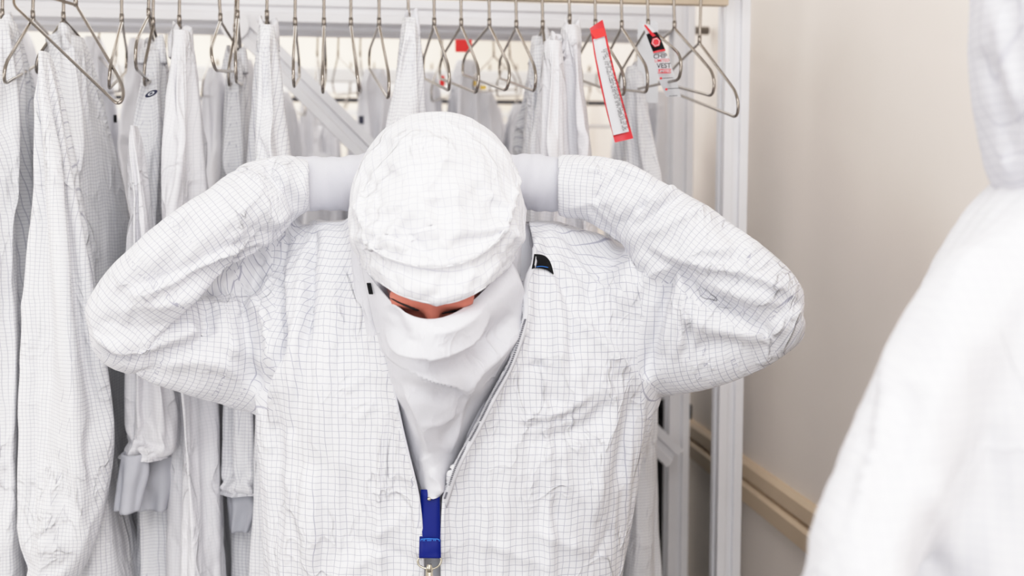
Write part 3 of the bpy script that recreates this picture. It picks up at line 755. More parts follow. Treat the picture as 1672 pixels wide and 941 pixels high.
hull(bm,disc(435,1015,1010,1.61,.155)+pel[0]); chain(bm,pel); legs(bm,hp[0],hp[1],.84)
hull(bm,ell(458,350,1.56,28,40,.03)+ell(440,440,1.58,45,40,.05)); hull(bm,ell(395,390,1.54,28,40,.03)+ell(380,460,1.56,50,50,.04))
S0,F0=voxel(bm,.0088,smooth=6)
bm=bmesh.new()
chain(bm,[disc(a+14,b-14,yy,D_,max(.06,rd_-.03)) for (yy,a,b,D_,rd_) in torso_rows])
for s in (LF,LU,RF,RU): chain(bm,est(s,.80))
CV,CF=voxel(bm,.012,smooth=2)
x,y,D=proj(S0); cl=lambda v:np.clip(v,0,1)
wr_=np.minimum(np.hypot(x-490,y-303)-45,np.hypot(x-924,y-301)-45)
pin=cl(1-wr_/14); pin[y>1150]=1
pin=np.maximum(pin,np.where((y<425)&(x>520)&(x<905),cl((425-y)/30),0))
armw=np.maximum(cl((440-x)/60),cl((x-1040)/60)); armw=np.maximum(armw,cl((392-y)/20)*((x<500)|(x>910)))
jit=np.stack([vnoise(S0*30+9),vnoise(S0*30+33),vnoise(S0*30+51)],1)*.002
R0=cloth_settle(S0+jit,F0,pin,[(CV,CF)],frames=26,shrink=-.06,smax=-.19,shr=armw,bend=.15)
SV,SF,SE=subdivide(R0,F0,1,S0)
N=normals(SV,SF)
sleeveL=(1.25,1.545); 
ST=[
 # --- tight shadowed creases
 ('r',[(434,403),(400,410),(360,428),(320,446),(285,462)],5,-9),
 ('r',[(352,498),(341,528),(318,552),(288,563),(240,575)],5,-9),
 ('r',[(392,478),(402,540),(410,600),(422,638)],5,-10),
 ('r',[(476,392),(463,440),(465,500),(468,560),(456,610)],5,-9),
 ('r',[(516,370),(509,440),(507,510),(497,575)],5,-7),
 ('r',[(1104,432),(1132,470),(1172,496),(1215,516)],5,-9),
 ('r',[(1102,440),(1084,500),(1068,570),(1055,620)],5,-9),
 ('r',[(1112,445),(1128,500),(1126,555),(1112,588)],5,-6),
 ('r',[(1060,330),(1040,350),(1008,366)],5,-7),
 ('r',[(905,442),(922,490),(930,545),(929,600)],5,-6),
 ('r',[(845,696),(900,688),(945,670),(982,638)],5,-6),
 # --- left sleeve (picture left)
 ('s',[(436,398),(405,402),(355,420),(300,450),(250,470),(205,478)],13,11,{'side':-1}),
 ('r',[(430,412),(400,420),(345,445),(290,470),(240,490)],12,-10),
 ('k',[(432,402),(420,440),(408,470),(395,500)],10,-11),
 ('s',[(350,505),(335,540),(300,562),(240,574),(180,570),(150,548)],12,10,{'side':1}),
 ('r',[(345,500),(330,522),(348,545)],9,-14),
 ('r',[(365,560),(400,575),(430,600)],16,6),
 ('k',[(395,490),(403,540),(410,600),(425,640)],9,-14),
 ('r',[(385,480),(420,500),(445,560),(440,620)],14,8),
 ('k',[(505,262),(495,300),(500,345)],6,3),
 ('r',[(440,256),(445,290),(475,320),(485,360)],10,-5),
 ('r',[(415,275),(425,310),(440,350),(470,370)],9,4),
 ('k',[(455,262),(468,290),(460,320)],7,3),
 ('r',[(350,300),(380,320),(400,350),(390,390)],14,4),
 ('k',[(480,385),(440,380),(400,372),(372,378)],8,-4),
 ('k',[(500,345),(470,352),(440,368),(425,385)],7,3.5),
 ('r',[(285,345),(300,380),(280,430),(230,470)],16,-4),
 ('k',[(240,400),(222,430),(205,450),(190,470)],9,3),
 ('r',[(330,320),(300,350),(262,372)],10,3),
 ('k',[(190,510),(230,500),(290,495),(330,480)],9,2.5),
 ('k',[(160,520),(210,535),(270,530),(320,512)],9,-2.5),
 ('k',[(185,470),(215,500),(225,530)],7,-2.5),
 ('r',[(250,600),(300,590),(360,595),(400,620)],12,4),
 # --- folds of the left chest
 ('s',[(478,388),(463,430),(465,500),(470,560),(455,610),(440,650),(438,700)],14,8,{'side':-1}),
 ('r',[(500,400),(496,470),(492,540),(485,620),(478,700)],13,6),
 ('k',[(516,380),(510,440),(508,500),(498,570),(488,640),(478,720)],10,-8),
 ('r',[(540,350),(530,420),(530,500),(525,600),(520,760)],26,5),
 ('r',[(490,345),(470,380),(455,420),(440,450)],11,-6),
 ('r',[(575,400),(588,470),(605,560),(630,650)],10,3),
 ('k',[(560,640),(590,620),(610,600)],6,2.5),('k',[(575,690),(600,670),(612,650)],6,2.5),
 ('k',[(555,610),(580,590)],5,2),('k',[(600,880),(640,860),(670,830)],8,2.5),
 ('k',[(560,870),(600,890),(640,900),(680,925)],8,-3),('k',[(450,760),(480,820),(500,880)],12,3),
 ('r',[(455,640),(450,720),(455,800),(450,900)],14,-5),('r',[(500,760),(510,850),(505,940)],18,4),
 ('r',[(560,760),(565,850),(560,940)],20,-4),('k',[(640,900),(600,915),(560,935)],8,3),
 # --- right shoulder and chest
 ('s',[(902,440),(915,470),(926,505),(930,560),(927,610)],11,6,{'side':1}),
 ('s',[(926,505),(960,530),(1000,565),(1030,600),(1053,625)],9,5,{'side':1}),
 ('k',[(935,515),(970,550),(1005,580),(1035,615)],7,2),
 ('r',[(880,372),(930,385),(980,392),(1040,400)],10,5),
 ('k',[(885,385),(910,395),(930,410)],6,3),
 ('r',[(1020,410),(985,440),(965,480),(960,520)],18,-6),
 ('r',[(1060,415),(1030,440),(1015,480),(1010,520)],16,5),
 ('r',[(920,440),(960,430),(1000,420)],16,-3),
 ('k',[(1105,432),(1070,445),(1045,470),(1030,500)],9,5),
 ('k',[(1105,436),(1085,480),(1075,520),(1060,570),(1052,620)],9,-8),
 ('k',[(1108,440),(1118,480),(1122,520),(1110,560),(1100,590)],9,6),
 ('r',[(1095,460),(1090,520),(1075,580)],13,4),
 # --- right sleeve
 ('s',[(1055,402),(1100,425),(1150,440),(1210,450),(1260,470),(1312,498)],12,6,{'side':-1}),
 ('k',[(1108,436),(1140,470),(1180,498),(1220,515),(1262,545)],9,-7),
 ('s',[(1112,442),(1140,485),(1165,500),(1215,520),(1260,556)],9,4,{'side':1}),
 ('r',[(1150,455),(1200,480),(1250,490),(1300,500)],11,4),
 ('k',[(1312,498),(1290,520),(1262,552)],8,4),
 ('r',[(1120,500),(1150,530),(1200,545),(1250,555)],14,5),
 ('r',[(1130,570),(1170,560),(1220,560)],10,-4),
 ('k',[(1115,505),(1135,540),(1120,575)],8,4),
 ('s',[(1108,292),(1080,315),(1045,345),(1010,362)],11,6,{'side':-1}),
 ('r',[(1130,320),(1095,330),(1050,362),(1000,372)],10,-5),
 ('k',[(1165,335),(1120,350),(1080,372),(1050,380)],9,4),
 ('r',[(1000,265),(1040,285),(1070,300)],10,4),
 ('k',[(1035,285),(1000,300),(970,330),(960,350)],8,-4),
 ('k',[(925,262),(960,275),(1000,280)],6,2.5),
 ('k',[(915,345),(950,335),(990,330),(1020,310)],7,3),
 ('r',[(1170,350),(1200,400),(1190,440)],14,-3),
 ('k',[(1220,390),(1190,405),(1150,410),(1110,405)],8,3),
 ('k',[(1250,420),(1230,445),(1190,455)],8,-3),
 ('k',[(1290,445),(1270,470),(1230,475)],7,3),
 ('k',[(1130,400),(1170,425),(1230,430)],9,-3),
 # --- right chest lower
 ('k',[(845,692),(890,684),(940,668),(975,645),(985,620)],9,5),
 ('r',[(850,720),(900,715),(960,690),(1000,650)],16,-4),
 ('k',[(862,600),(892,596)],5,-4),
 ('k',[(940,600),(950,650),(962,690)],9,3),
 ('k',[(970,590),(985,620),(1000,655)],7,3),
 ('r',[(1010,620),(1000,690),(985,760),(975,850)],16,5),
 ('r',[(1035,640),(1020,720),(1005,800)],12,-5),
 ('k',[(880,640),(920,660),(950,670)],7,-3),
 ('r',[(820,720),(810,800),(800,900)],26,3),('k',[(860,860),(900,880),(960,900)],8,3),
 ('k',[(780,880),(830,900),(900,930)],9,3),('k',[(960,930),(985,890),(1000,850)],8,-3),
 ('k',[(870,790),(900,830),(920,860)],10,-2),('k',[(900,760),(940,800),(950,830)],10,2.5),
 ('r',[(572,345),(578,380),(600,460),(625,560),(640,620),(655,690),(669,750),(684,812),(688,900)],11,8,{'taper':(0,0)}),
 ('r',[(875,400),(866,440),(860,480),(858,520),(836,590),(805,650),(778,704),(748,760),(726,812),(722,900)],12,8,{'taper':(0,0)}),
]
H=sculpt(SV,N,ST); H=relax(np.clip(H*2.8,-24,30),SF,2)
# loose crumples, softer on the hanging panels, sharper on the sleeves
x,y,D=proj(SV)
q=SV*np.array([9,9,6.]); wmask=np.clip(vnoise(SV*5+4)*1.2+.55,0,1)
H+= ridged(SV*np.array([13,13,10.]),2.6)*wmask*1.4 + vnoise(q)*1.0
SV2=finish(SV,N,H)
# gathers where the cuffs pull in
# grid coordinates
dL,uL=limb_uv(SE,px_axis(LF)); dL2,uL2=limb_uv(SE,px_axis(LU)); dR,uR=limb_uv(SE,px_axis(RF)); dR2,uR2=limb_uv(SE,px_axis(RU),.085)
uT=np.stack([SE[:,0]+np.sign(SE[:,0]-P(735,600,1.58)[0])*np.maximum(0,SE[:,1]-1.47)*.95, SE[:,2]],1); x,y,D=proj(SE)
cand=np.stack([dL,dL2*1.04,dR,dR2*1.04],1); reg=cand.argmin(1)
torso_like=(x>440)&(x<1052)&(y>388)&~((reg==0)|((reg==2)))
torso_like|=(y>640)|((x>520)&(x<905))|(((reg==1)|(reg==3))&(x>470)&(x<1010))
reg=np.where(torso_like,4,reg)
uvs=np.stack([uL,uL2,uR,uR2,uT],0)
fa=np.array([len(f) for f in SF]); 
fr=reg[np.array([f[0] for f in SF])]
# cut the open front
fc=np.array([SV[list(f)].mean(0) for f in SF]); fx_,fy_,fD=proj(fc)
VO=[(560,300),(572,343),(578,380),(600,460),(625,560),(640,620),(655,690),(669,750),(684,812),(690,880),(692,960),(720,960),(719,880),(722,812),(742,755),(772,700),(800,645),(830,590),(853,520),(852,460),(868,430),(871,400),(864,362),(866,300)]
cut=in_poly(fx_,fy_,VO)&(fD<1.62)
# also the wrist ends are closed by the cuffs
cut|=(fy_<350)&(fy_>235)&(((fx_>505)&(fx_<620))|((fx_<911)&(fx_>820)))
keep=~cut
VOs=np.array(VO)
def build_cut(name,V,Fc,keep,fr,uvs,mat_,parent,thick=.0022):
    K=np.where(keep)[0]; used=np.unique(np.concatenate([np.array(Fc[i]) for i in K])); remap=-np.ones(len(V),int); remap[used]=np.arange(len(used))
    faces=[tuple(remap[list(Fc[i])]) for i in K]
    o=mesh_obj(name,V[used],faces,mat_,parent)
    me=o.data; uvl=me.uv_layers.new(name='UVMap')
    out=[]
    for i in K:
        r=fr[i]
        f=list(Fc[i]); u=uvs[r][f]
        if r!=4 and (u[:,0].max()-u[:,0].min())>.2: u=u.copy(); u[u[:,0]<0,0]+=2*math.pi*.075*1.05
        out.append(u)
    uvl.data.foreach_set('uv',np.concatenate(out).ravel())
    s=o.modifiers.new('cloth thickness','SOLIDIFY'); s.thickness=thick; s.offset=-1
    return o
# snap the cut edge onto the drawn opening line
def snap_cut(V,Fc,keep,poly,closed=False,Dm=1.62):
    cnt={}
    for i in np.where(keep)[0]:
        f=Fc[i]
        for a,b in zip(f,f[1:]+f[:1]): cnt[(min(a,b),max(a,b))]=cnt.get((min(a,b),max(a,b)),0)+1
    bv=sorted({v for e,c in cnt.items() if c==1 for v in e})
    bv=np.array(bv,int); x,y,D=proj(V[bv]); V=V.copy()
    pl=poly+([poly[0]] if closed else [])
    best=np.full(len(bv),1e9); nx_=x.copy(); ny_=y.copy()
    for a,b in zip(pl,pl[1:]):
        l=math.dist(a,b); dx,dy=(b[0]-a[0])/l,(b[1]-a[1])/l
        t=np.clip((x-a[0])*dx+(y-a[1])*dy,0,l); ex=a[0]+t*dx; ey=a[1]+t*dy; d=np.hypot(x-ex,y-ey)
        m=d<best; best[m]=d[m]; nx_[m]=ex[m]; ny_[m]=ey[m]
    for i,v in enumerate(bv):
        if best[i]<9: V[v]=P(nx_[i],ny_[i],D[i])
    return V
SV3=snap_cut(SV2,SF,keep,VO[1:-1]); SV3=snap_cut(SV3,SF,keep,[(911,256),(911,346)]); SV3=snap_cut(SV3,SF,keep,[(503,259),(506,347)])
suit=build_cut('coverall',SV3,SF,keep,fr,uvs,M['suit'],worker)
suit_bvh=BVHTree.FromPolygons([tuple(v) for v in SV2],SF)
def hit(x,y,bv=None,dflt=1.5):
    d=Vector(ray(x,y)); h=(bv or suit_bvh).ray_cast(Vector(C),d)
    if h[0] is None: p=P(x,y,dflt); return np.array(p),np.array([0,-1,0.])
    return np.array(h[0]),np.array(h[1])
# piped edges and zipper tape along the opening
def rim(name,pl,r,m,parent,off=.001,bv=None,dflt=1.5,n=6):
    sp=smooth_poly(pl,5); mb=MB(); pts=[]
    for q_ in sp:
        for dy in (0,-3,-6,-10,-15):
            h_=(bv or suit_bvh).ray_cast(Vector(C),Vector(ray(q_[0],q_[1]+dy)))
            if h_[0] is not None: break
        if h_[0] is None: continue
        p=np.array(h_[0])
        if len(pts)>1 and np.linalg.norm(p-pts[-1])>.05: continue
        pts.append(p+(C-p)/np.linalg.norm(C-p)*off)
    pts=np.array(pts); 
    if len(pts)<2: return None
    for _ in range(3): pts[1:-1]=(pts[:-2]+pts[1:-1]*2+pts[2:])/4
    mb.tube(pts,r,n); return mb.build(name,m,parent,smooth=True)
def ribbon(name,pa,pb,m,parent,off=.003,bv=None,dflt=1.5,kk=5,cols=4,thick=.001):
    A_=smooth_poly(pa,kk);B_=smooth_poly(pb,kk);V=[];n=len(A_)
    for a,b in zip(A_,B_):
        for s in np.linspace(0,1,cols):
            qx,qy=a[0]*(1-s)+b[0]*s,a[1]*(1-s)+b[1]*s
            p,_=hit(qx,qy,bv,dflt); V.append(p+(C-p)/np.linalg.norm(C-p)*off)
    V=np.array(V).reshape(n,cols,3)
    for _ in range(3): V[1:-1]=(V[:-2]+2*V[1:-1]+V[2:])/4
    V=V.reshape(-1,3)
    f=[(i*cols+k,i*cols+k+1,(i+1)*cols+k+1,(i+1)*cols+k) for i in range(n-1) for k in range(cols-1)]
    o=mesh_obj(name,V,f,m,parent,uvs=[(v[0],v[2]) for v in V]); s=o.modifiers.new('t','SOLIDIFY'); s.thickness=thick
    return o
# (edges)
rim('hem_piping',VO[1:11],.0016,M['plain'],suit,off=.0005)
ribbon('zipper_tape',[(869,405),(868,432),(853,462),(855,520),(832,590),(802,645),(774,700),(744,755),(724,812)],[(876,405),(876,432),(862,468),(863,523),(841,594),(811,650),(783,706),(752,762),(729,830)],M['zip'],suit,off=.0025)
mb=MB()
zp=smooth_poly([(855,520),(832,590),(802,645),(774,700),(744,755),(724,812)],22)
for i,q_ in enumerate(zp):
    p,_=hit(q_[0]+2.5,q_[1]+2); p=p+(C-p)/np.linalg.norm(C-p)*.0045
    mb.box(p-np.array([.0014,.001,.0007]),p+np.array([.0014,.001,.0007]))
o=mb.build('zipper_teeth',M['inkgrey'],suit); o['kind']='stuff'
# black strap label on the right shoulder
ribbon('shoulder_label',[(873,415),(885,416),(894,421),(900,431),(904,446)],[(869,439),(878,438),(888,439),(896,442),(904,448)],M['black'],suit,off=.0045)
rim('label_stitching',[(876,436),(884,435),(895,437)],.0005,M['bluel'],suit,off=.0065)
# ------------------------------------------------------------------ body inside the suit
bm=bmesh.new()
head_e=ell(710,430,1.425,90,84,.085)
hull(bm,head_e+ell(708,500,1.373,66,44,.052)); hull(bm,ell(708,500,1.373,66,44,.052)+ell(708,560,1.39,52,44,.05))
hull(bm,ell(705,496,1.318,70,12,.022)+ell(705,478,1.32,74,14,.025))           # brow
hull(bm,ell(706,503,1.309,11,9,.010)+ell(706,535,1.314,12,10,.010))           # nose
hull(bm,ell(712,400,1.46,62,50,.05)+ell(714,440,1.57,60,60,.05))               # neck
chain(bm,[disc(a+(75 if yy<500 else 50),b-(75 if yy<500 else 50),yy,D_+.01,max(.05,rd_-.065)) for (yy,a,b,D_,rd_) in torso_rows])
for s in (LF,LU,RF,RU): chain(bm,est(s,.42))
hull(bm,ell(488,303,1.535,28,28,.025)+ell(560,300,1.555,30,28,.025)); hull(bm,ell(926,301,1.535,28,28,.025)+ell(860,300,1.555,30,28,.025))
# hands behind the hood: palms, five fingers each
for s,x0 in ((1,575),(-1,852)):
    hull(bm,ell(x0,300,1.56,26,28,.018)+ell(x0+s*48,312,1.585,24,34,.014))
    for k,(ln,yy) in enumerate(((50,288),(58,302),(54,318),(42,334))):
        a=(x0+s*56,yy); b=(x0+s*(56+ln*.6),yy+6); c_=(x0+s*(52+ln),yy+12)
        hull(bm,ell(a[0],a[1],1.588,9,9,.009)+ell(b[0],b[1],1.59,8,8,.008)); hull(bm,ell(b[0],b[1],1.59,8,8,.008)+ell(c_[0],c_[1],1.575,7,7,.007))
    hull(bm,ell(x0+s*10,318,1.565,11,11,.01)+ell(x0+s*28,342,1.57,10,10,.009)); hull(bm,ell(x0+s*28,342,1.57,10,10,.009)+ell(x0+s*50,352,1.565,8,8,.008))
hull(bm,disc(500,950,1010,1.61,.09)+wdisc(hp[0],hp[1],.74,.2,.13,24))
for s in (-1,1):
    chain(bm,[wdisc(hp[0]+s*.085,hp[1],.82,.1,.11,16),wdisc(hp[0]+s*.1,hp[1],.5,.07,.075,16),wdisc(hp[0]+s*.115,hp[1]+.01,.1,.045,.05,16)])
    hull(bm,wdisc(hp[0]+s*.115,hp[1]+.0,.1,.04,.05,16)+wdisc(hp[0]+s*.125,hp[1]-.06,.035,.045,.12,16))
BV,BF=voxel(bm,.0065,smooth=3)
body=mesh_obj('body',BV,BF,M['skin'],worker)
face_bvh=BVHTree.FromPolygons([tuple(v) for v in BV],BF)
# boots
for s in (-1,1):
    bm=bmesh.new(); chain(bm,[wdisc(hp[0]+s*.12,hp[1]+.01,.30,.095,.10,20,.01),wdisc(hp[0]+s*.12,hp[1]+.01,.12,.08,.09,20,.01)]); hull(bm,wdisc(hp[0]+s*.12,hp[1]+.0,.13,.07,.085,20)+wdisc(hp[0]+s*.125,hp[1]-.06,.012,.058,.16,20,.012))
    a,b=voxel(bm,.009,smooth=4); mesh_obj('overboot',a,b,M['plain'],worker,uvs=a[:,[0,2]])
# inner garment behind the open zip
bm=bmesh.new(); chain(bm,[disc(a+45,b-45,yy,D_,max(.05,rd_-.05)) for (yy,a,b,D_,rd_) in torso_rows]); a,b=voxel(bm,.011,smooth=4)
H2=sculpt(a,normals(a,b),[('r',[(640,600),(655,700),(680,790)],8,-5)])
mesh_obj('inner_shirt',finish(a,normals(a,b),H2),b,M['plain'],worker,uvs=a[:,[0,2]])
# knit cuffs at the wrists
def cuff(x0,x1,c0,c1,r0,r1,D0,D1,seed):
    n=64; m=30; V=[];UV=[]
    for i in range(m):
        t=i/(m-1); x_=x0+(x1-x0)*t; yc=c0+(c1-c0)*t; D_=D0+(D1-D0)*t; r=(r0+(r1-r0)*t+1.6*math.sin(t*7+seed))*D_/F
        cc=P(x_,yc,D_)
        for k in range(n):
            a=2*math.pi*k/n
            w=1+.035*math.sin(3*a+t*5+seed)+.02*math.sin(9*t*3+2*a)
            V.append(cc+UP*r*w*math.cos(a)+FW*r*w*math.sin(a)*.9); UV.append((t,a))
    f=[(i*n+k,(i+1)*n+k,(i+1)*n+(k+1)%n,i*n+(k+1)%n) for i in range(m-1) for k in range(n)]
    o=mesh_obj('knit_cuff',V,f,M['knit'],worker,uvs=UV); s=o.modifiers.new('t','SOLIDIFY'); s.thickness=.0025
cuff(478,600,303,297,43,46,1.53,1.565,1); cuff(934,830,301,297,42,42,1.535,1.565,4)
# grey glove edge under the right cuff
bm=bmesh.new(); hull(bm,ell(872,328,1.575,20,16,.02)+ell(845,322,1.58,22,20,.02)); a,b=voxel(bm,.005,smooth=3); mesh_obj('glove',a,b,M['knit2'],worker,uvs=a[:,[0,2]])
# ------------------------------------------------------------------ hood
bm=bmesh.new()
cr=[ell(714,292,1.455,128,112,.105),ell(712,325,1.43,142,118,.115),ell(713,375,1.41,143,98,.115)]
chain(bm,cr)
lip=[P(603,452,1.335),P(625,470,1.312),P(655,487,1.292),P(710,500,1.280),P(768,487,1.292),P(805,464,1.318),P(818,452,1.345),
     P(603,440,1.345),P(655,468,1.288),P(710,478,1.272),P(768,468,1.288),P(815,440,1.345),P(595,430,1.46),P(830,430,1.46),P(710,440,1.5)]
hull(bm,cr[2]+lip)
H0,HF0=voxel(bm,.0068,smooth=4)
bm=bmesh.new(); chain(bm,[ell(714,292,1.455,121,105,.098),ell(712,325,1.43,135,111,.108),ell(713,375,1.41,136,92,.108),ell(712,430,1.40,112,48,.105)]); a,b=voxel(bm,.01,smooth=2)
x,y,D=proj(H0)
ld,_,_=seg_d(x,y,[(603,452),(625,470),(655,487),(710,500),(768,487),(805,464),(818,452)])
sdm,_,_=seg_d(x,y,[(598,398),(622,416),(662,430),(708,438),(762,428),(800,404),(826,372)])
pin=np.maximum(np.clip(1-ld/16,0,1),np.clip(1-sdm/7,0,1)*.8)
R0=cloth_settle(H0+np.stack([vnoise(H0*40+9),vnoise(H0*40+33),vnoise(H0*40+51)],1)*.0025,HF0,pin,[(a,b)],frames=20,shrink=-.07,bend=.25)
HV,HF,HE=subdivide(R0,HF0,1,H0); HN=normals(HV,HF)
seam=[(598,398),(622,416),(662,430),(708,438),(762,428),(800,404),(826,372),(834,345),(842,318),(845,288),(838,258),(822,228),(802,206)]
HS=[('s',seam,7,4,{'side':-1,'taper':(0,1)}),('k',seam,3,3.0,{'taper':(0,1)}),
 ('k',[(680,330),(645,338),(608,345),(585,335)],6,5),('k',[(680,330),(655,360),(635,390),(618,402)],6,5),
 ('k',[(682,330),(705,365),(725,400),(745,430)],7,5.5),('k',[(680,328),(705,300),(722,270),(735,240)],6,4.5),
 ('k',[(660,322),(690,328),(720,322)],5,4),('r',[(660,370),(680,400),(690,425)],10,-4),
 ('k',[(606,380),(650,400),(690,420),(712,437)],6,4),('r',[(640,300),(620,260),(640,225)],14,-4),
 ('k',[(590,280),(612,310),(618,350)],6,-4),('k',[(600,250),(640,268),(700,262),(760,262),(800,252)],7,3),
 ('r',[(770,300),(800,330),(815,360)],14,-4),('k',[(800,310),(815,330),(838,345)],6,4),
 ('k',[(760,205),(790,222),(815,245),(835,270)],6,3.5),('k',[(700,183),(740,192),(785,198)],6,3),
 ('k',[(620,220),(650,230),(690,228),(730,235)],7,3),('r',[(700,350),(740,340),(780,350)],20,-3),
 ('k',[(575,330),(590,345),(600,380)],6,4),('r',[(590,300),(585,340),(600,380)],8,3),
 ('k',[(640,430),(670,455),(700,470),(712,474)],5,3),('k',[(735,440),(750,460),(765,470)],5,2.5),('k',[(670,378),(690,400),(708,420)],5,-3),
 ('r',[(735,300),(750,330),(750,370),(740,400)],14,2.5),('k',[(615,440),(650,465),(700,487)],4,1.5),('k',[(620,455),(660,478),(710,491),(765,479),(805,458)],3,1.6)]
HH=relax(sculpt(HV,HN,HS)*2.3,HF,2)+ridged(HV*20,3)*np.clip(vnoise(HV*9)+.4,0,1)*1.2+vnoise(HV*14)*.8
HV2=finish(HV,HN,HH)
hx_,hy_,hD=proj(HV)
a0=np.arctan2(HV[:,0]-P(712,330,1.43)[0],-(HV[:,1]-P(712,330,1.43)[1]))
hc_=P(712,350,1.44); huv=np.stack([HE[:,0]*1.02, .125*np.arctan2(HE[:,2]-hc_[2],-(HE[:,1]-hc_[1]))],1)
crown=mesh_obj('hood',HV2,HF,M['hood'],worker,uvs=huv)
hood_bvh=BVHTree.FromPolygons([tuple(v) for v in HV2],HF)
rim('seam_piping',seam,.0013,M['hood'],crown,off=.0002,bv=hood_bvh,dflt=1.4)
rim('hood_edge',[(604,453),(625,472),(655,488),(710,500.5),(768,488),(804,466),(816,455)],.0018,M['hood'],crown,off=.0,bv=hood_bvh,dflt=1.3)
# plain skirt of the hood around the neck
bm=bmesh.new()
sk=[ell(712,350,1.47,142,90,.10),ell(718,430,1.47,138,70,.10),ell(722,500,1.475,137,60,.095),ell(728,560,1.485,118,60,.08),ell(722,640,1.49,78,60,.06),ell(716,720,1.495,44,60,.04),ell(708,785,1.50,14,28,.02)]
chain(bm,sk); K0,KF0=voxel(bm,.009,smooth=4)
bm=bmesh.new(); chain(bm,[ell(q_[0],q_[1],q_[2],q_[3]*.85,q_[4]*.9,q_[5]*.85) for q_ in sk]); a,b=voxel(bm,.012,smooth=2)
x,y,D=proj(K0); R0=cloth_settle(K0+np.stack([vnoise(K0*40+9),vnoise(K0*40+33),vnoise(K0*40+51)],1)*.002,KF0,np.clip((360-y)/40,0,1),[(a,b)],frames=20,shrink=-.12,bend=.15)
KV,KF=subdivide(R0,KF0,1); KN=normals(KV,KF)
KH=sculpt(KV,KN,[('r',[(590,400),(598,470),(612,540),(635,600)],9,5),('r',[(578,370),(585,420),(600,500)],6,-5),('k',[(862,370),(850,430),(852,500)],7,-5),
 ('r',[(866,330),(868,380),(850,430)],8,5),('k',[(845,470),(800,520),(760,550)],9,4),('k',[(858,520),(820,590),(780,640)],9,4)])
KH+=vnoise(KV*12)*2.5+ridged(KV*14,2.5)*2
skirt=mesh_obj('hood_skirt',finish(KV,KN,KH),KF,M['plain'],worker,uvs=KV[:,[0,2]])
# face veil: a draped sheet from under the eyes down to the zip
rowsV=[ # left, mid, right, D left, D mid, D right
 ((590,430),(705,521),(834,420),1.40,1.284,1.432),
 ((600,482),(706,548),(850,456),1.40,1.272,1.42),
 ((610,530),(707,590),(858,485),1.42,1.29,1.448),
 ((622,580),(708,630),(862,520),1.455,1.325,1.455),
 ((638,630),(708,675),(842,585),1.465,1.36,1.465),
 ((653,690),(709,722),(808,645),1.47,1.39,1.47),
 ((667,745),(710,762),(778,700),1.47,1.41,1.47),
 ((683,792),(710,800),(745,758),1.45,1.412,1.448),
 ((692,808),(708,815),(724,805),1.43,1.408,1.43)]
nv,nu=110,96; VV=[];
for j in range(nv):
    t=j/(nv-1)*(len(rowsV)-1); i=min(int(t),len(rowsV)-2); f=t-i
    i0=max(i-1,0); i3=min(i+2,len(rowsV)-1)
    def cr_(k,c):
        g=lambda r:(rowsV[r][k][c] if k<3 else rowsV[r][k])
        p0,p1,p2,p3=g(i0),g(i),g(i+1),g(i3)
        return .5*((2*p1)+(-p0+p2)*f+(2*p0-5*p1+4*p2-p3)*f*f+(-p0+3*p1-3*p2+p3)*f**3)
    l=np.array([cr_(0,0),cr_(0,1),cr_(3,0)]);m_=np.array([cr_(1,0),cr_(1,1),cr_(4,0)]);r=np.array([cr_(2,0),cr_(2,1),cr_(5,0)])
    for k in range(nu):
        s=k/(nu-1)*2-1
        q_=l*(s*(s-1)/2)+m_*(1-s*s)+r*(s*(s+1)/2)
        VV.append(P(q_[0],q_[1],q_[2]))
VV=np.array(VV); VF=[(j*nu+k,(j+1)*nu+k,(j+1)*nu+k+1,j*nu+k+1) for j in range(nv-1) for k in range(nu-1)]
VV0=VV.copy()
vp=np.array([max(np.clip(1-j/3,0,1),np.clip(1-min(k,nu-1-k)/2,0,1)*.9,.0) for j in range(nv) for k in range(nu)])
VV=VV+np.stack([vnoise(VV*12+9),vnoise(VV*12+33),vnoise(VV*12+51)],1)*.002
vm=np.array([min(1,min(j,nv-1-j)/6) for j in range(nv) for k in range(nu)])[:,None]; VV=VV0+(VV-VV0)*np.minimum(1,vm)
vm2=(VV-VV0)@FW; VV=VV-np.outer(np.maximum(vm2-.02,0),FW)
VN=normals(VV,VF)
if (VN@FW).mean()>0: VN=-VN; VF=[f[::-1] for f in VF]
VS=[('s',[(628,545),(655,572),(700,583),(745,570),(775,548),(800,515)],13,7,{'side':-1,'D':(0,3)}),
 ('r',[(640,580),(680,598),(730,598),(780,575),(830,530)],14,-6),
 ('s',[(615,555),(650,595),(700,618),(735,628),(765,645)],12,6,{'side':-1}),
 ('r',[(640,620),(690,640),(740,655)],12,-4),
 ('k',[(858,525),(815,575),(775,610),(750,640)],13,6),('r',[(835,510),(800,560),(770,590)],12,-4),
 ('k',[(650,480),(672,508),(705,530)],8,2.5),('r',[(640,500),(650,530),(668,552)],12,-4),
 ('k',[(640,610),(665,640),(690,690),(700,740)],10,5),('r',[(655,650),(675,700),(690,750)],10,-4),
 ('k',[(765,600),(762,640),(750,690),(735,740)],10,4),('k',[(700,770),(715,790),(716,812)],8,4),
 ('r',[(780,640),(750,680),(720,730)],12,-3),('k',[(690,690),(720,690),(750,670)],8,2.5),
 ('k',[(800,490),(770,520),(735,540),(706,545)],9,2.5),('k',[(622,520),(650,545),(690,560)],9,-2.5)]
VH=sculpt(VV,VN,VS)*2.5+ridged(VV*12,2.6)*1.5
edge=np.array([min(1,min(j,nv-1-j)/6) for j in range(nv) for k in range(nu)])
veil=mesh_obj('face_veil',finish(VV,VN,VH*edge),VF,M['plain'],worker,uvs=VV[:,[0,2]])
s=veil.modifiers.new('t','SOLIDIFY'); s.thickness=.002; s.offset=-1
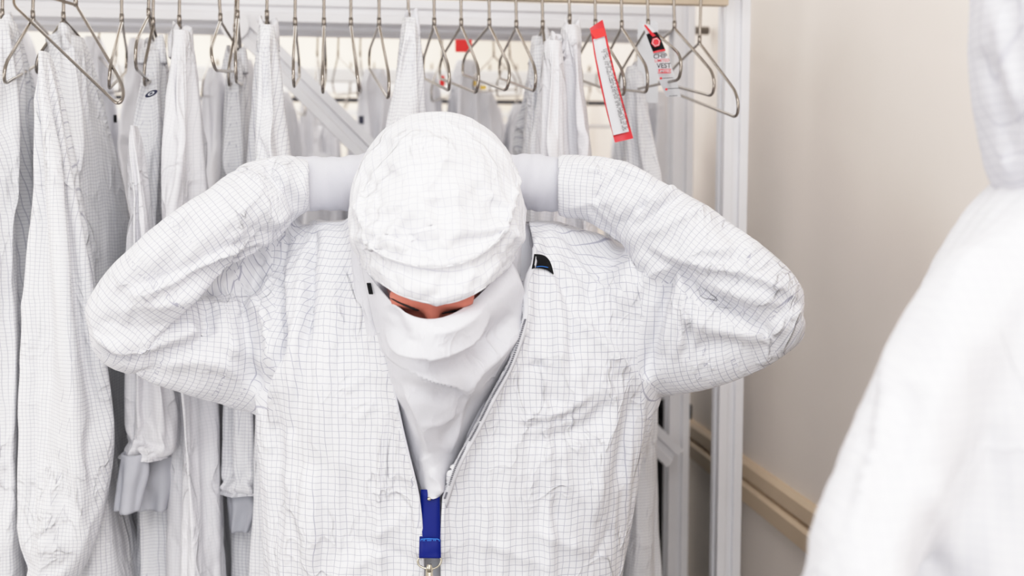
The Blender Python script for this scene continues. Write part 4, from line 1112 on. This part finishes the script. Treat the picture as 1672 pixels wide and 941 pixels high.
# lashes / shadowed eye lines, glasses temple
def facetube(name,pl,rs_,m,off=.001):
    sp=smooth_poly(pl,5); pts=[]
    for q_ in sp:
        p,_=hit(q_[0],q_[1],face_bvh,1.33); pts.append(p+(C-p)/np.linalg.norm(C-p)*off)
    rr=np.interp(np.linspace(0,1,len(pts)),np.linspace(0,1,len(rs_)),rs_); mb=MB(); mb.tube(pts,list(rr),8); return mb.build(name,m,body,smooth=True)
facetube('eyelashes',[(634,485),(655,496),(676,504),(684,507)],[.0006,.0012,.0022,.001],M['lash'])
facetube('eyelashes',[(722,512),(738,508),(755,507),(775,500)],[.001,.0022,.0014,.0006],M['lash'])
mb=MB(); pa=P(602,462,1.365); pb=P(606,481,1.36)
mb.prism([(-.003,-.0015),(.003,-.0015),(.003,.0015),(-.003,.0015)],pa,pb,RT,FW); mb.build('glasses_temple',M['black'],worker,bevel=.001)
# lanyard
ly=empty('lanyard',P(702,815,1.435)); meta(ly,'blue ribbon lanyard with silver ring and clip hanging from the open zip','lanyard')
def flat(name,corners,m,parent,th=.0015,seg=10,bow=.001):
    l0,r0,r1,l1=[np.asarray(c) for c in corners]; V=[]
    for i in range(seg+1):
        t=i/seg
        for k in range(5):
            s=k/4; p=(l0*(1-s)+r0*s)*(1-t)+(l1*(1-s)+r1*s)*t; V.append(p-FW*bow*4*s*(1-s)+FW*.0006*math.sin(7*t+3*s))
    f=[(i*5+k,(i+1)*5+k,(i+1)*5+k+1,i*5+k+1) for i in range(seg) for k in range(4)]
    o=mesh_obj(name,V,f,m,parent); s=o.modifiers.new('t','SOLIDIFY'); s.thickness=th; return o
DL=1.416
flat('ribbon',[P(687,800,DL),P(718,800,DL),P(719.5,911,DL),P(684,911,DL)],M['blue'],ly)
flat('ribbon_fold',[P(685,880,DL-.004),P(719.5,881,DL-.004),P(720,912,DL-.004),P(684,912,DL-.004)],M['blue'],ly)
mb=MB(); sp=[(687,884),(687.5,881),(692,880.5),(700,880),(708,880.5),(714,880.5),(717,882),(717.5,884.5)]
mb.tube([P(a,b,DL-.0068) for a,b in sp],.0006,6); mb.build('stitching',M['bluel'],ly,smooth=True)
glyph_marks(ly,'woven_text',P(690,883.2,DL-.0065),RT,UP,1,10,.0021,.0022,M['bluel'],seed=9,off=-.001,wt=.2)
mb=MB(); mb.tube([P(701,815,DL-.002),P(701,815,DL-.006)],[.0032,.0022],14); mb.build('rivet',M['nickel'],ly,smooth=True)
mb=MB(); ring=[(684,911),(682,917),(684,923),(690,927),(697,929),(707,929),(714,926),(719,921),(720.5,915),(719,911)]
mb.tube([P(a,b,DL-.003) for a,b in smooth_poly(ring,3)],.0014,8); mb.tube([P(684,911,DL-.002),P(719.5,911,DL-.002)],.0012,8); mb.build('metal_ring',M['nickel'],ly,smooth=True)
mb=MB(); mb.tube([P(701,921,DL-.008),P(701,927,DL-.009),P(701,934,DL-.009)],[.003,.0042,.0036],12); mb.tube([P(701,930,DL-.007),P(701,960,DL-.006),P(701,985,DL-.006)],[.005,.006,.004],12)
mb.build('swivel_clip',M['nickel'],ly,smooth=True)
# ------------------------------------------------------------------ the blurred person in front, at the right
wp=P(1790,333,.93)
near=empty('person',(wp[0],wp[1],0)); meta(near,'blurred person in white coverall and grey hood close at the right edge, seen from behind','person')
bm=bmesh.new()
hd=[ell(1805,-60,.92,200,240,.13),ell(1800,60,.92,196,150,.13)]
skh=hd+[ell(1800,160,.92,188,120,.12),ell(1800,270,.93,165,90,.11)]
chain(bm,skh); HV,HF=voxel(bm,.007,smooth=4,sub=1); HN=normals(HV,HF)
HH=sculpt(HV,HN,[('r',[(1600,80),(1630,160),(1650,260)],14,-9),('r',[(1625,0),(1640,90),(1668,200)],16,8),('k',[(1655,200),(1640,250),(1650,290)],9,8)])+vnoise(HV*13)*4
mesh_obj('hood',finish(HV,HN,HH),HF,M['frontgrey'],near,uvs=HV[:,[0,2]])
bm=bmesh.new()
rowsN=[(285,1668,1935,.94,.10),(340,1608,1990,.94,.13),(430,1545,2050,.93,.15),(540,1500,2090,.93,.16),(640,1470,2100,.93,.165),(750,1440,2100,.93,.17),(941,1420,2100,.93,.17),(1200,1420,2100,.94,.17)]
chain(bm,[disc(a,b,yy,D_,rd_) for (yy,a,b,D_,rd_) in rowsN])
arm=[ell(1600,470,.88,80,90,.06),ell(1545,560,.86,88,90,.06),ell(1500,680,.83,88,90,.06),ell(1440,800,.80,84,90,.055),ell(1398,890,.78,82,80,.055),ell(1395,960,.77,78,60,.05)]
chain(bm,arm)
chain(bm,[arm[-1],ell(1470,1010,.72,70,62,.045),ell(1560,1040,.68,60,55,.04)])
arm2=[ell(2020,450,.93,70,80,.06),ell(2070,620,.93,60,90,.05),ell(2080,900,.92,55,90,.05),ell(2060,1150,.88,50,60,.045)]
chain(bm,arm2)
cz=wp[0],wp[1]
tp=P(1760,1200,.94)
hull(bm,disc(1420,2100,1200,.94,.17)+wdisc(tp[0],tp[1],.80,.18,.16,24)); legs(bm,tp[0],tp[1],.84)
G0,GF0=voxel(bm,.013,smooth=6)
bm=bmesh.new(); chain(bm,[disc(a+25,b-25,yy,D_,rd_-.02) for (yy,a,b,D_,rd_) in rowsN]); 
for A2 in (arm,arm2): 
    ctr=[sum(q_)/len(q_) for q_ in A2]; chain(bm,[[c_+(p_-c_)*.8 for p_ in q_] for q_,c_ in zip(A2,ctr)])
a,b=voxel(bm,.016,smooth=2); x,y,D=proj(G0)
R0=cloth_settle(G0+np.stack([vnoise(G0*20+9),vnoise(G0*20+33),vnoise(G0*20+51)],1)*.003,GF0,np.maximum(np.clip((330-y)/30,0,1),(y>1500)*1.0),[(a,b)],frames=20,shrink=-.12,bend=.2)
FV,FFc=subdivide(R0,GF0,1); FN=normals(FV,FFc)
FH=sculpt(FV,FN,[('s',[(1445,560),(1440,640),(1425,720),(1400,800),(1385,880)],18,8,{'side':-1}),('r',[(1480,620),(1470,720),(1440,820),(1420,930)],24,-9),
 ('r',[(1510,770),(1540,850),(1560,930)],22,7),('k',[(1440,640),(1475,620),(1530,640)],14,6),('r',[(1560,500),(1540,600),(1520,700)],24,5),('r',[(1600,560),(1610,700),(1640,900)],26,-6),
 ('r',[(1400,700),(1430,740),(1440,800)],14,-5),('r',[(1650,300),(1590,400),(1540,500)],18,4)])+vnoise(FV*10)*2
mesh_obj('coverall',finish(FV,FN,FH),FFc,M['front'],near,uvs=FV[:,[0,2]])
bm=bmesh.new(); hull(bm,ell(1805,-60,.92,160,200,.11)+ell(1800,60,.92,150,120,.10)); chain(bm,[ell(1800,60,.92,100,110,.07),ell(1800,300,.94,100,90,.07)])
chain(bm,[disc(a+50,b-50,yy,D_,rd_-.04) for (yy,a,b,D_,rd_) in rowsN])
for s in (-1,1):
    chain(bm,[wdisc(tp[0]+s*.085,tp[1],.86,.1,.11,16),wdisc(tp[0]+s*.1,tp[1],.5,.07,.075,16),wdisc(tp[0]+s*.115,tp[1]+.01,.1,.045,.05,16)])
    hull(bm,wdisc(tp[0]+s*.115,tp[1]+.0,.1,.04,.05,16)+wdisc(tp[0]+s*.12,tp[1]+.07,.035,.045,.12,16))
    b2=bmesh.new(); chain(b2,[wdisc(tp[0]+s*.115,tp[1]+.0,.30,.095,.10,20,.01),wdisc(tp[0]+s*.115,tp[1]+.0,.12,.08,.09,20,.01)]); hull(b2,wdisc(tp[0]+s*.115,tp[1]+.0,.13,.07,.085,20)+wdisc(tp[0]+s*.115,tp[1]+.06,.012,.058,.16,20,.012))
    a,b=voxel(b2,.01,smooth=4); mesh_obj('overboot',a,b,M['plain'],near,uvs=a[:,[0,2]])
a,b=voxel(bm,.012,smooth=4); mesh_obj('body',a,b,M['skin'],near)
# ------------------------------------------------------------------ racks further back (out of focus)
def back_rack(Y,ytop,x0,x1,label,shelf=()):
    zt_=PY(470,ytop,Y)[2]; e=empty('garment_rack',(-.9,Y,0)); meta(e,label,'clothes rack')
    a=PY(x0,ytop,Y)[0]; b=min(PY(x1,ytop,Y)[0],W-.08)
    mb=MB(); mb.box((a,Y-.015,zt_-.02),(b,Y+.015,zt_+.02)); mb.build('top_rail',M['whitep'],e,bevel=.002)
    for xx in (a,b):
        mb=MB(); mb.box((xx-.02,Y-.02,0),(xx+.02,Y+.02,zt_+.02)); mb.build('post',M['alu'],e,bevel=.002)
    for yy,h,mm in shelf:
        z=PY(470,yy,Y)[2]; mb=MB(); mb.box((a,Y+.03,z-h),(b,Y+.06,z+h)); mb.build('shelf_rail',mm,e,bevel=.001)
    return zt_
zb1=back_rack(3.2,122,-400,1300,'white railed rack standing behind the aluminium rack, out of focus',((160,.006,M['slot']),(200,.004,M['alu'])))
zb2=back_rack(4.1,142,-400,1400,'farthest white railed rack by the cream back wall, out of focus',((182,.012,M['whitep']),(196,.006,M['whitep'])))
random.seed(11)
BG='out of focus garments on the racks behind'
def mid_g(xc,ytop,w,y2,Y,seed,m='blur',label='blurred white coverall hanging on the rack behind',grp=BG):
    e=empty('white_coverall',PY(xc,ytop,Y)); meta(e,label,'coverall',grp)
    drape('body',[(ytop,xc-w*.12,xc+w*.12),(ytop+14,xc-w*.3,xc+w*.3),(ytop+55,xc-w*.42,xc+w*.42),(ytop+150,xc-w*.5,xc+w*.5),(y2,xc-w*.5,xc+w*.5)],Y,M[m],e,seed=seed,depth=.13,amp=.014,n_t=50,n_a=60)
    return e
# second row hangers and garments directly behind the front row
YB2=2.62; zr2=PY(600,38,YB2)[2]
mb=MB(); o=empty('hanging_rail',(-.2,YB2,zr2)); meta(o,'round steel rail behind the rear beam carrying the second row of garments','rail')
mb.tube([(fx-2.6,YB2,zr2),(W-.01,YB2,zr2)],.011,12); mb.build('rod',M['steel'],o,smooth=True)
G2='second row of empty hangers behind the rear beam'
for i,(sx,xn,xf) in enumerate([(190,200,184),(345,330,352),(518,515,524),(552,590,548),(588,584,592),(722,705,736),(806,775,842),(832,812,850),(985,1000,975),(160,196,150),(270,262,280),(1040,1060,1030)]):
    hanger((sx,92),(xn,150+(i%3)*8),(xf,146+(i%2)*10),sx,Yc=YB2,zr_=zr2,label='small steel hanger of the second row, seen under the rear beam',group=G2,dn=.18,df=.18,r=.0022)
for i,(xc,yt,w,y2) in enumerate([(222,62,60,500),(30,52,70,600),(348,110,60,600),(398,96,70,600),(455,150,90,600),(612,112,90,600),(700,120,70,600),(762,98,84,600),(790,150,90,600),(850,170,70,600),(1075,150,80,655),(1030,120,60,655),(520,250,100,700),(150,60,70,700)]):
    mid_g(xc,yt,w,y2,YB2+.02,60+i,label='softly blurred white coverall in the second row behind the rear beam',grp='second row of coveralls')
for i in range(16):
    xc=340+i*52+random.uniform(-12,12)
    if PY(xc,200,3.2)[0]>W-.2: continue
    mid_g(xc,random.uniform(150,205),random.uniform(42,66),620,3.2,90+i)
for i in range(12):
    xc=20+i*105+random.uniform(-20,20)
    if PY(xc,200,4.1)[0]>W-.2: continue
    mid_g(xc,random.uniform(190,215),80,560,4.1,120+i)
random.seed(5)
for i in range(18):
    sx=350+i*44+random.uniform(-10,10)
    if PY(sx,200,3.2)[0]>W-.15: continue
    hanger((sx,150),(sx+random.uniform(-16,16),188),(sx+random.uniform(-14,14),180),sx,Yc=3.2,zr_=zb1+.03,label='tiny blurred steel hanger on the white rack rail behind',group='blurred hangers on the rack behind',dn=.18,df=.18,r=.0027)
# small coloured cards hanging at the back
def card(x,y,w,h,Y,m,label,name='hanging_card'):
    p=PY(x,y,Y); mb=MB(); a=w*Y/F/2; b=h*Y/F/2
    mb.box((p[0]-a,Y-.001,p[2]-b),(p[0]+a,Y+.001,p[2]+b)); o=mb.build(name,m,None,bevel=.0006); meta(o,label,'card'); return o
card(757,75,27,20,2.30,M['redb'],'small square red card on a hanger above the right of the hood')
card(722,132,8,17,2.40,M['redb'],'tiny upright red card behind the garment above the hood')
card(789,143,10,6,2.40,M['yellow'],'tiny flat yellow card low behind the hangers')
card(775,136,5,9,2.44,M['yellow'],'tiny upright yellow card beside the flat yellow one')
card(590,196,8,13,2.5,M['bluedk'],'tiny navy blue card just left of the hood')
card(188,194,5,12,1.98,M['black'],'small black clip beside the large left coverall')
# dark box added to stand in for the shadowed wall low on the right
e=empty('shade_box',(PY(1070,800,2.52)[0]-.1,2.55,0)); meta(e,'dark box added for the shadowed wall behind the rack, low at the right','shade box')
p0=PY(1060,660,2.52)
mb=MB(); mb.box((p0[0]-.45,2.46,0),(W-.10,2.80,p0[2])); mb.build('shade_box_body',M['darkcl'],e,bevel=.01)
mb=MB(); mb.box((p0[0]-.46,2.45,p0[2]-.03),(W-.09,2.81,p0[2]+.01)); mb.build('shade_box_lid',M['black'],e,bevel=.006)
# ------------------------------------------------------------------ light
def area(loc, size, power, col=(1,1,1), rot=(0,0,0), sy=None):
    l=bpy.data.lights.new('ceiling_or_fill_light','AREA'); l.shape='RECTANGLE'; l.size=size; l.size_y=sy or size; l.energy=power; l.color=col
    o=bpy.data.objects.new('ceiling_or_fill_light',l); link(o); o.location=loc; o.rotation_euler=rot; return o
area((.05,.55,ZC-.02),1.1,13,sy=.8); area((.2,-.9,ZC-.02),1.2,27,sy=1.0); area((-.9,3.4,ZC-.02),3.0,40,(1,.975,.945),sy=1.8)
area((-1.0,4.9,ZC-.02),3.2,26,(1,.975,.94),sy=.6)  # extra light added to brighten the cream back wall
area((-.3,-2.1,1.5),2.2,33,(1,.995,1),(math.radians(90),0,0),sy=2.3)  # unseen frontal fill added behind the camera, not on the ceiling
area((-2.7,.5,1.35),2.0,32,(1,.99,.98),(math.radians(90),0,math.radians(-80)),sy=1.8)  # unseen side fill added at the left to brighten the right wall
w=bpy.data.worlds.new('world'); scene.world=w; w.use_nodes=True
bg=w.node_tree.nodes['Background']; bg.inputs['Color'].default_value=(.95,.97,1,1); bg.inputs['Strength'].default_value=.8
# ------------------------------------------------------------------ camera
cd=bpy.data.cameras.new('camera'); cam=bpy.data.objects.new('camera',cd); link(cam)
cd.sensor_fit='HORIZONTAL'; cd.sensor_width=36; cd.lens=36*F/1672; cd.clip_start=.05
cam.matrix_world=Matrix(((RT[0],UP[0],-FW[0],C[0]),(RT[1],UP[1],-FW[1],C[1]),(RT[2],UP[2],-FW[2],C[2]),(0,0,0,1)))
cd.dof.use_dof=True; cd.dof.focus_distance=1.47; cd.dof.aperture_fstop=2.8
scene.camera=cam
scene.view_settings.view_transform='Standard'; scene.view_settings.look='None'; scene.view_settings.exposure=0
vs_=scene.view_settings; vs_.use_curve_mapping=True; cmv=vs_.curve_mapping
cmv.white_level=(1.7,1.7,1.7); c_=cmv.curves[3]
for pt_ in ((.12,.20),(.25,.42),(.45,.70),(.65,.87)): c_.points.new(*pt_)
cmv.update()
